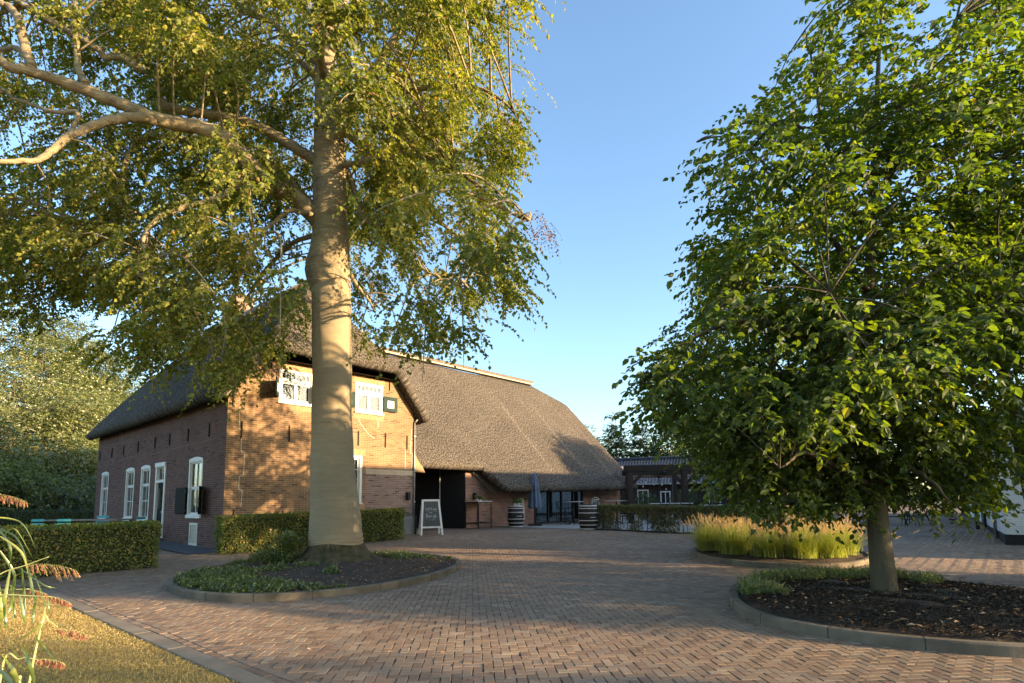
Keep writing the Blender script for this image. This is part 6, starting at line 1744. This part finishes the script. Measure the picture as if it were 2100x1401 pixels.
# folded parasol
u_ = gp(1097, 1076); ux, uy = 1.0, 26.4; ug = ground(ux, uy) + .006
fp = top('folded_parasol', 'closed blue grey parasol on a square black foot between the barrel and the glass front', 'parasol', (ux, uy, ug))
m = MB(); m.box(ux - .3, ux + .3, uy - .3, uy + .3, ug, ug + .08); m.build('foot', MT['black'], fp, world=True, bevel=.01)
m = MB(); m.tube([(ux, uy, ug + .08), (ux, uy, ug + 2.3)], .03, 10); m.build('pole', MT['iron'], fp, world=True)
n = 64; V = []; Fc = []; prof = [(2.42, .02), (2.34, .07), (2.2, .10), (2.02, .13), (1.98, .185), (1.7, .205), (1.3, .235), (1.0, .27), (.86, .29), (.80, .27)]
for k, (z, r) in enumerate(prof):
    for j in range(n):
        a = 2 * pi * j / n; amp = .16 if k > 1 else .02
        rr_ = r * (1 + amp * math.sin(a * 8 + .4 * k * .2) + .05 * math.sin(a * 3 + k)); V.append((ux + rr_ * math.cos(a), uy + rr_ * math.sin(a), ug + z + (.03 * math.sin(a * 8) if k > 7 else 0)))
for k in range(len(prof) - 1):
    for j in range(n): a = k * n + j; b = k * n + (j + 1) % n; Fc.append((a, a + n, b + n, b))
np_mesh('canopy', np.array(V), np.array(Fc), 4, simple('blue_grey_canvas', (.10, .13, .19), (.075, .10, .15), 3, .85, .3, 60), fp, smooth=True)
m = MB(); m.tube([(ux + .225 * math.cos(a), uy + .225 * math.sin(a), ug + 1.62) for a in np.linspace(0, 2 * pi, 20)], .012, 5, cap=False); m.build('strap', MT['iron'], fp, world=True)

# A-board
sx_, sy_ = -2.93, 20.6; sg_ = ground(sx_, sy_) + .006
ab = top('chalkboard_sign', 'white framed chalkboard A-sign before the barn entrance', 'sign', (sx_, sy_, sg_), math.radians(17))
H_, Wt, Wb, dp = 1.24, .56, .74, .33
def side_leg(x0, y0, x1, y1, nm='leg'):
    m = MB(); m.bar((x0, y0, H_), (x1, y1, 0), .065, .035, up=(0, 1, 0)); return m.build(nm, MT['signwhite'], ab, bevel=.004)
MT['signwhite'] = simple('sign_white', (.72, .71, .69), (.62, .61, .59), 8, .6, .1, 40)
side_leg(-Wt / 2, -.03, -Wb / 2, -dp); side_leg(Wt / 2, -.03, Wb / 2, -dp); side_leg(-Wt / 2, .03, -Wb / 2 - .0, dp); side_leg(Wt / 2, .03, Wb / 2, dp)
def SGN(u, z, o=0):
    "point on the slanting front face"
    f = (H_ - z) / H_; y = -.03 - (dp - .03) * f; return Vector((u, y - .02 - o, z))
m = MB(); m.bar(SGN(-.31, 1.21, -.02), SGN(.31, 1.21, -.02), .036, .07); m.build('top_rail', MT['signwhite'], ab)
m = MB(); m.bar(SGN(-.33, .27, -.02), SGN(.33, .27, -.02), .034, .06); m.build('bottom_rail', MT['signwhite'], ab)
m = MB(); m.bar((-.36, dp * .78 - .0, .27), (.36, dp * .78, .27), .03, .05); m.build('rear_rail', MT['signwhite'], ab)
m = MB(); m.hexa([SGN(-.31, .3, -.012), SGN(.31, .3, -.012), SGN(.31, .3, -.03), SGN(-.31, .3, -.03), SGN(-.255, 1.18, -.012), SGN(.255, 1.18, -.012), SGN(.255, 1.18, -.03), SGN(-.255, 1.18, -.03)])
MT['chalkboard'] = simple('chalkboard', (.055, .065, .065), (.085, .10, .10), 3, .8)
bd = m.build('board', MT['chalkboard'], ab)
m = MB(); m.hexa([Vector((-.27, .05, 1.17)), Vector((.27, .05, 1.17)), Vector((.32, dp * .75, .3)), Vector((-.32, dp * .75, .3)), Vector((-.27, .065, 1.17)), Vector((.27, .065, 1.17)), Vector((.32, dp * .75 + .015, .3)), Vector((-.32, dp * .75 + .015, .3))])
m.build('rear_board', MT['chalkboard'], ab)
MT['chalk'] = simple('chalk', (.62, .63, .61), (.5, .51, .5), 30, .9)
STROKES = {  # handwriting: letters as polylines on a unit box
 'W': [[(0, 1), (.2, 0), (.5, .7), (.75, 0), (1, 1)]], 'e': [[(0, .4), (.8, .45), (.7, .7), (.3, .7), (.05, .35), (.3, 0), (.8, .1)]], 'l': [[(.1, 0), (.3, 1.1), (.5, 1.0), (.3, .1), (.6, 0)]],
 'k': [[(.2, 1.1), (.2, 0)], [(.8, .6), (.2, .3), (.8, 0)]], 'o': [[(.5, .65), (.1, .5), (.1, .15), (.5, 0), (.85, .3), (.6, .65), (.4, .6)]], 'm': [[(0, 0), (.05, .6), (.3, .6), (.4, 0), (.45, .55), (.75, .6), (.85, 0)]],
 'b': [[(.15, 1.1), (.1, 0), (.6, 0), (.8, .35), (.5, .6), (.15, .4)]], 'ij': [[(.2, .6), (.2, 0)], [(.7, .6), (.7, -.3), (.3, -.4)], [(.2, .82), (.24, .85)], [(.7, .82), (.74, .85)]],
 'V': [[(0, 1.1), (.2, 0), (.5, .1), (.75, 1.1)]], 'B': [[(.1, 1.1), (.05, 0), (.6, .05), (.8, .35), (.2, .6), (.65, .75), (.6, 1.05), (.1, 1.1)]], 'r': [[(.15, .6), (.15, 0)], [(.15, .4), (.5, .62), (.8, .55)]],
 'g': [[(.7, .6), (.2, .55), (.15, .15), (.6, .1), (.75, .6), (.7, -.35), (.2, -.4)]], 'h': [[(.15, 1.1), (.15, 0)], [(.15, .4), (.5, .62), (.75, .4), (.75, 0)]], 'i': [[(.3, .6), (.3, 0)], [(.3, .82), (.34, .86)]], 'n': [[(.1, .6), (.15, 0)], [(.15, .4), (.5, .62), (.75, .4), (.75, 0)]], 's': [[(.7, .55), (.3, .6), (.3, .38), (.7, .25), (.6, .02), (.1, .05)]]}
def write(word, u0, z0, w, h, r=.0055):
    m = MB(); u = u0
    for ch in word:
        for st in STROKES[ch]:
            m.tube([SGN(u + a * w * .82, z0 + b * h, -.009) for a, b in st], r, 5)
        u += w
    m.build('chalk_writing', MT['chalk'], bd)
write(['W', 'e', 'l', 'k', 'o', 'm'], -.20, .86, .068, .09); write(['b', 'ij'], -.06, .765, .055, .05, .004); write(['B', 'e', 'r', 'g', 'h'], -.175, .60, .075, .12, .0065)
m = MB(); m.bar(SGN(-.2, .81, -.009), SGN(-.08, .812, -.009), .008, .004); m.bar(SGN(.09, .812, -.009), SGN(.22, .81, -.009), .008, .004)
for k in range(9): m.bar(SGN(-.15 + k * .035, .525 + .012 * (k % 2), -.009), SGN(-.125 + k * .035, .525 - .012 * (k % 2), -.009), .006, .004)
m.build('chalk_line', MT['chalk'], bd)

# tall console table against the barn wall
ct = top('console_table', 'tall narrow black steel table with a pale top against the barn wall', 'table', (-1.35, 24.3, ground(0, 24.3)))
T0, T1, T2 = gp(957, 1082), gp(980, 1084), gp(1003, 1081.5)
zc = ground(0, 24.2); c0_ = Vector((-2.0, 24.55, 0)); c1_ = Vector((-1.42, 23.95, 0)); c2_ = Vector((-.93, 24.75, 0)); c3_ = c0_ + c2_ - c1_
for q in (c0_, c1_, c2_, c3_):
    m = MB(); m.bar(q + Vector((0, 0, zc)), q + Vector((0, 0, zc + 1.04)), .045); m.build('leg', MT['iron'], ct, world=True)
for z in (.16, 1.03):
    for a, b in ((c0_, c1_), (c1_, c2_), (c2_, c3_), (c3_, c0_)):
        m = MB(); m.bar(a + Vector((0, 0, zc + z + .06)), b + Vector((0, 0, zc + z + .06)), .035); m.build('rail', MT['iron'], ct, world=True)
m = MB(); ex_ = (c2_ - c1_).normalized() * .04; ey_ = (c0_ - c1_).normalized() * .04
q4 = [c1_ - ex_ - ey_, c2_ + ex_ - ey_, c3_ + ex_ + ey_, c0_ - ex_ + ey_]
m.hexa([(q.x, q.y, zc + 1.11) for q in q4] + [(q.x, q.y, zc + 1.14) for q in q4]); m.build('table_top', MT['tabletop'], ct, world=True)
cc_ = (c1_ + c3_) / 2; potted(cc_.x - .04, cc_.y, zc + 1.14, 'plant in a pale pot on the tall black console table', .06, .12); potted(cc_.x + .08, cc_.y + .05, zc + 1.14, 'dark small pot beside the other on the console table', .06, .08)

# ================================================================ WHITE BUILDING AT THE RIGHT
wb = top('white_building', 'white painted brick building with a black plinth at the right edge', 'building', (13.05, 15.4, .08))
W0 = Vector((13.05, 15.4, 0)); WD = Vector((13.22, 18.13, 0)).normalized(); WN = Vector((WD.y, -WD.x, 0))   # WN points right, into the building
def WBp(u, v, z): q = W0 + WD * u + WN * v; return (q.x, q.y, z)
def wbox(u0, u1, v0, v1, z0, z1, name, mat, parent, bevel=0):
    m = MB(); m.hexa([WBp(u0, v0, z0), WBp(u1, v0, z0), WBp(u1, v1, z0), WBp(u0, v1, z0), WBp(u0, v0, z1), WBp(u1, v0, z1), WBp(u1, v1, z1), WBp(u0, v1, z1)]); return m.build(name, MT[mat], parent, world=True, bevel=bevel)
fw_ = (Vector((WN.x, WN.y, 0)) * .985 - WD * .17)
wbox(0, 30, 0, 7, -.2, 3.5, 'wall', 'brick_white', wb)
wbox(-.03, 30.03, -.03, 7.03, -.2, .36, 'plinth', 'black', wb, .01)
m = MB(); m.face([WBp(-.3, -.5, 3.35), WBp(30.3, -.5, 3.35), WBp(30.3, 3.5, 6.5), WBp(-.3, 3.5, 6.5)]); m.face([WBp(-.3, 7.5, 3.35), WBp(-.3, 3.5, 6.5), WBp(30.3, 3.5, 6.5), WBp(30.3, 7.5, 3.35)])
m.build('roof', MT['tile'], wb, world=True, recalc=False)
m = MB(); m.face([WBp(0, 0, 3.5), WBp(0, 7, 3.5), WBp(0, 3.5, 6.35)]); m.face([WBp(30, 0, 3.5), WBp(30, 3.5, 6.35), WBp(30, 7, 3.5)]); m.build('gable', MT['brick_white'], wb, world=True, recalc=False)
m = MB(); m.tube([WBp(-.3, -.58, 3.32), WBp(30.3, -.58, 3.32)], .07, 8); m.build('gutter', MT['zinc'], wb, world=True)
for u in (1.95, 7.0, 11.2, 20.4): 
    m = MB(); m.tube([WBp(u, -.08, .1), WBp(u, -.08, 3.1), WBp(u, -.5, 3.3)], .045, 10); m.build('downpipe', MT['zinc'], wb, world=True)
for u in (4.2, 9.3, 14.5):
    m = MB()
    f0 = wbox(u, u + 1.3, -.04, .0, .9, 2.5, 'window', 'white', wb); wbox(u + .1, u + 1.2, -.05, -.041, 1.0, 2.4, 'pane', 'black', f0)
wbox(5.9, 6.0, -.35, -.25, 0.05, 1.0, 'boot_post', 'black', wb); wbox(6.2, 6.3, -.1, -.03, .3, 2.6, 'door_jamb', 'black', wb)
# side wing further right, outside the photo; its shadow crosses the yard
wg = top('side_wing', 'white side wing with a tiled roof to the right of the yard', 'building', (17.4, 11.3, 0))
def wing(P0, P1, depth, he, hr_):
    a, b = Vector(P0), Vector(P1); d = (b - a).normalized(); n_ = Vector((d.y, -d.x, 0))
    def q(u, v, z): p = a + d * u + n_ * v; return (p.x, p.y, z)
    L_ = (b - a).length
    m = MB(); m.hexa([q(0, 0, -.1), q(L_, 0, -.1), q(L_, depth, -.1), q(0, depth, -.1), q(0, 0, he), q(L_, 0, he), q(L_, depth, he), q(0, depth, he)]); m.build('wall', MT['brick_white'], wg, world=True)
    m = MB(); m.face([q(-.2, -.4, he - .1), q(L_ + .2, -.4, he - .1), q(L_ + .2, depth / 2, hr_), q(-.2, depth / 2, hr_)]); m.face([q(-.2, depth + .4, he - .1), q(-.2, depth / 2, hr_), q(L_ + .2, depth / 2, hr_), q(L_ + .2, depth + .4, he - .1)])
    m.face([q(0, 0, he), q(0, depth, he), q(0, depth / 2, hr_ - .05)]); m.face([q(L_, 0, he), q(L_, depth / 2, hr_ - .05), q(L_, depth, he)])
    m.build('roof', MT['tile'], wg, world=True, recalc=False)
wing((17.6, 11.55, 0), (26.5, 23.7, 0), 3.4, 4.6, 6.6)

# ---- high table and stools under the near hornbeam's far side, and a walker
def xtable(x, y, label):
    g_ = ground(x, y) + .0; t = top('picnic_table', label, 'table', (x, y, g_), .4)
    for sx in (-.7, .7):
        for sy in (-1, 1):
            m = MB(); m.bar((sx - .12 * sy, sy * .42, 0), (sx + .12 * sy, sy * .2, 1.0), .06, .03); m.build('leg', MT['iron'], t)
        m = MB(); m.bar((sx, -.4, .35), (sx, .4, .35), .04); m.build('crossbar', MT['iron'], t)
    m = MB(); m.box(-.95, .95, -.38, .38, 1.0, 1.05); m.build('table_top', MT['wood_dark'], t, bevel=.008)
    m = MB(); m.bar((-.7, 0, .35), (.7, 0, .35), .04); m.build('stretcher', MT['iron'], t)
xtable(15.6, 23.0, 'high black framed table on the driveway behind the nearest hornbeam')
wire_stool(15.2, 22.2, 1.2, .74, 'black stool before the high table on the driveway')
wire_stool(16.6, 23.9, -2.2, .74, 'black stool right of the high table on the driveway')

def skin_body(name, verts, edges, radii, mat, parent, lvl=2, root=0):
    me = bpy.data.meshes.new(name); me.from_pydata([tuple(v) for v in verts], edges, [])
    o = link_mesh(me, name, parent, mat)
    sk = o.modifiers.new('skin', 'SKIN'); 
    lay = me.skin_vertices[0] if len(me.skin_vertices) else None
    if lay is None:
        bm = bmesh.new(); bm.from_mesh(me); bm.verts.layers.skin.new(); bm.to_mesh(me); bm.free(); lay = me.skin_vertices[0]
    for i, r in enumerate(radii): lay.data[i].radius = r if hasattr(r, '__len__') else (r, r); lay.data[i].use_root = (i == root)
    sb_ = o.modifiers.new('sub', 'SUBSURF'); sb_.levels = lvl; sb_.render_levels = lvl
    me.update(); return o
MT['skin'] = simple('skin', (.50, .30, .21), (.46, .27, .19), 6, .6)
MT['jeans'] = simple('jeans', (.07, .19, .42), (.05, .14, .33), 8, .9, .3, 60)
MT['shirt'] = simple('dark_shirt', (.05, .05, .06), (.035, .035, .045), 6, .9)
MT['hair'] = simple('brown_hair', (.06, .04, .025), (.04, .025, .015), 20, .8)
pw = gp(1955, 1067); gx = ground(pw.x, pw.y)
pr = top('person', 'person in blue jeans and a dark top walking down the driveway, half hidden by leaves', 'person', (pw.x, pw.y, gx), math.radians(20))
BV = [(0, 0, .96), (0, 0, 1.12), (0, 0, 1.34), (0, 0, 1.48), (0, .01, 1.57), (0, .02, 1.66), (0, 0, 1.74),
      (-.19, 0, 1.42), (-.24, .03, 1.14), (-.22, -.10, .92), (-.21, -.15, .84), (.19, 0, 1.42), (.25, -.03, 1.15), (.24, .08, .92), (.24, .12, .84),
      (-.09, 0, .90), (-.10, -.08, .50), (-.10, .06, .10), (-.10, -.10, .04), (.09, 0, .90), (.10, .12, .52), (.10, .12, .10), (.10, -.03, .04)]
BE = [(0, 1), (1, 2), (2, 3), (3, 4), (4, 5), (5, 6), (3, 7), (7, 8), (8, 9), (9, 10), (3, 11), (11, 12), (12, 13), (13, 14), (0, 15), (15, 16), (16, 17), (17, 18), (0, 19), (19, 20), (20, 21), (21, 22)]
BR = [(.15, .11), (.13, .10), (.16, .11), (.09, .08), (.05, .055), (.085, .095), (.06, .065), .055, .045, .034, .03, .055, .045, .034, .03, .09, .062, .042, .04, .09, .062, .042, .04]
skin_body('body', BV, BE, BR, MT['skin'], pr)
def subset(idx, scale):
    mp = {v: i for i, v in enumerate(idx)}; return [BV[i] for i in idx], [(mp[a], mp[b]) for a, b in BE if a in mp and b in mp], [tuple((x + scale) for x in (BR[i] if hasattr(BR[i], '__len__') else (BR[i], BR[i]))) for i in idx]
v_, e_, r_ = subset([0, 15, 16, 17, 19, 20, 21], .016); skin_body('jeans', v_, e_, r_, MT['jeans'], pr)
v_, e_, r_ = subset([0, 1, 2, 3, 7, 8, 9, 11, 12, 13], .018); skin_body('shirt', v_, e_, r_, MT['shirt'], pr)
m = MB(); m.lathe([(.02, .125), (.08, .11), (.105, .05), (.108, 0), (.1, -.06)], (0, .035, 1.69), 16); m.build('hair', MT['hair'], pr)
for sx, fy in ((-.10, .02), (.10, .08)):
    m = MB(); m.hexa([(sx - .05, fy - .2, 0), (sx + .05, fy - .2, 0), (sx + .045, fy + .09, 0), (sx - .045, fy + .09, 0), (sx - .04, fy - .16, .06), (sx + .04, fy - .16, .06), (sx + .04, fy + .08, .11), (sx - .04, fy + .08, .11)]); m.build('shoe', MT['black'], pr, bevel=.015)
for sx, wy in ((-.21, -.15), (.24, .12)):
    for k in range(4):
        m = MB(); m.tube([(sx, wy - .028 + k * .019, .80), (sx + (.004 if sx < 0 else -.004), wy - .03 + k * .019, .755), (sx + (.014 if sx < 0 else -.014), wy - .028 + k * .019, .72 + abs(k - 1.5) * .008)], [.009, .008, .006], 6); m.build('finger', MT['skin'], pr)
    m = MB(); m.tube([(sx, wy - .035, .82), (sx + (.02 if sx < 0 else -.02), wy - .06, .785), (sx + (.025 if sx < 0 else -.025), wy - .062, .76)], [.011, .009, .007], 6); m.build('thumb', MT['skin'], pr)

# ================================================================ TREES TO THE RIGHT OF THE PICTURE (they shade the yard)
OFF = [(15.0, 3.95, 5.8, .7, 1.45, 'low crowned tree right of the yard opposite the lawn'), (15.4, 6.9, 5.9, .6, 1.4, 'low crowned tree right of the yard beside the wing'), (24.0, -3.2, 7.0, 3.6, 1.0, 'thin crowned tree further off at the yard entrance'), (26.8, 25.6, 9.5, 2.2, 2.9, 'tree behind the white building')]
for i, (x, y, h, cz, r, lb) in enumerate(OFF):
    simple_tree('yard_tree', lb, (x, y, 0), h, cz, r, (h - cz) / 2, .12, (150, 150, 34, 620)[i], 11, 8, .13, 'leaf_horn', 120 + i, group='trees right of the yard', slen=.5, crad=.5)
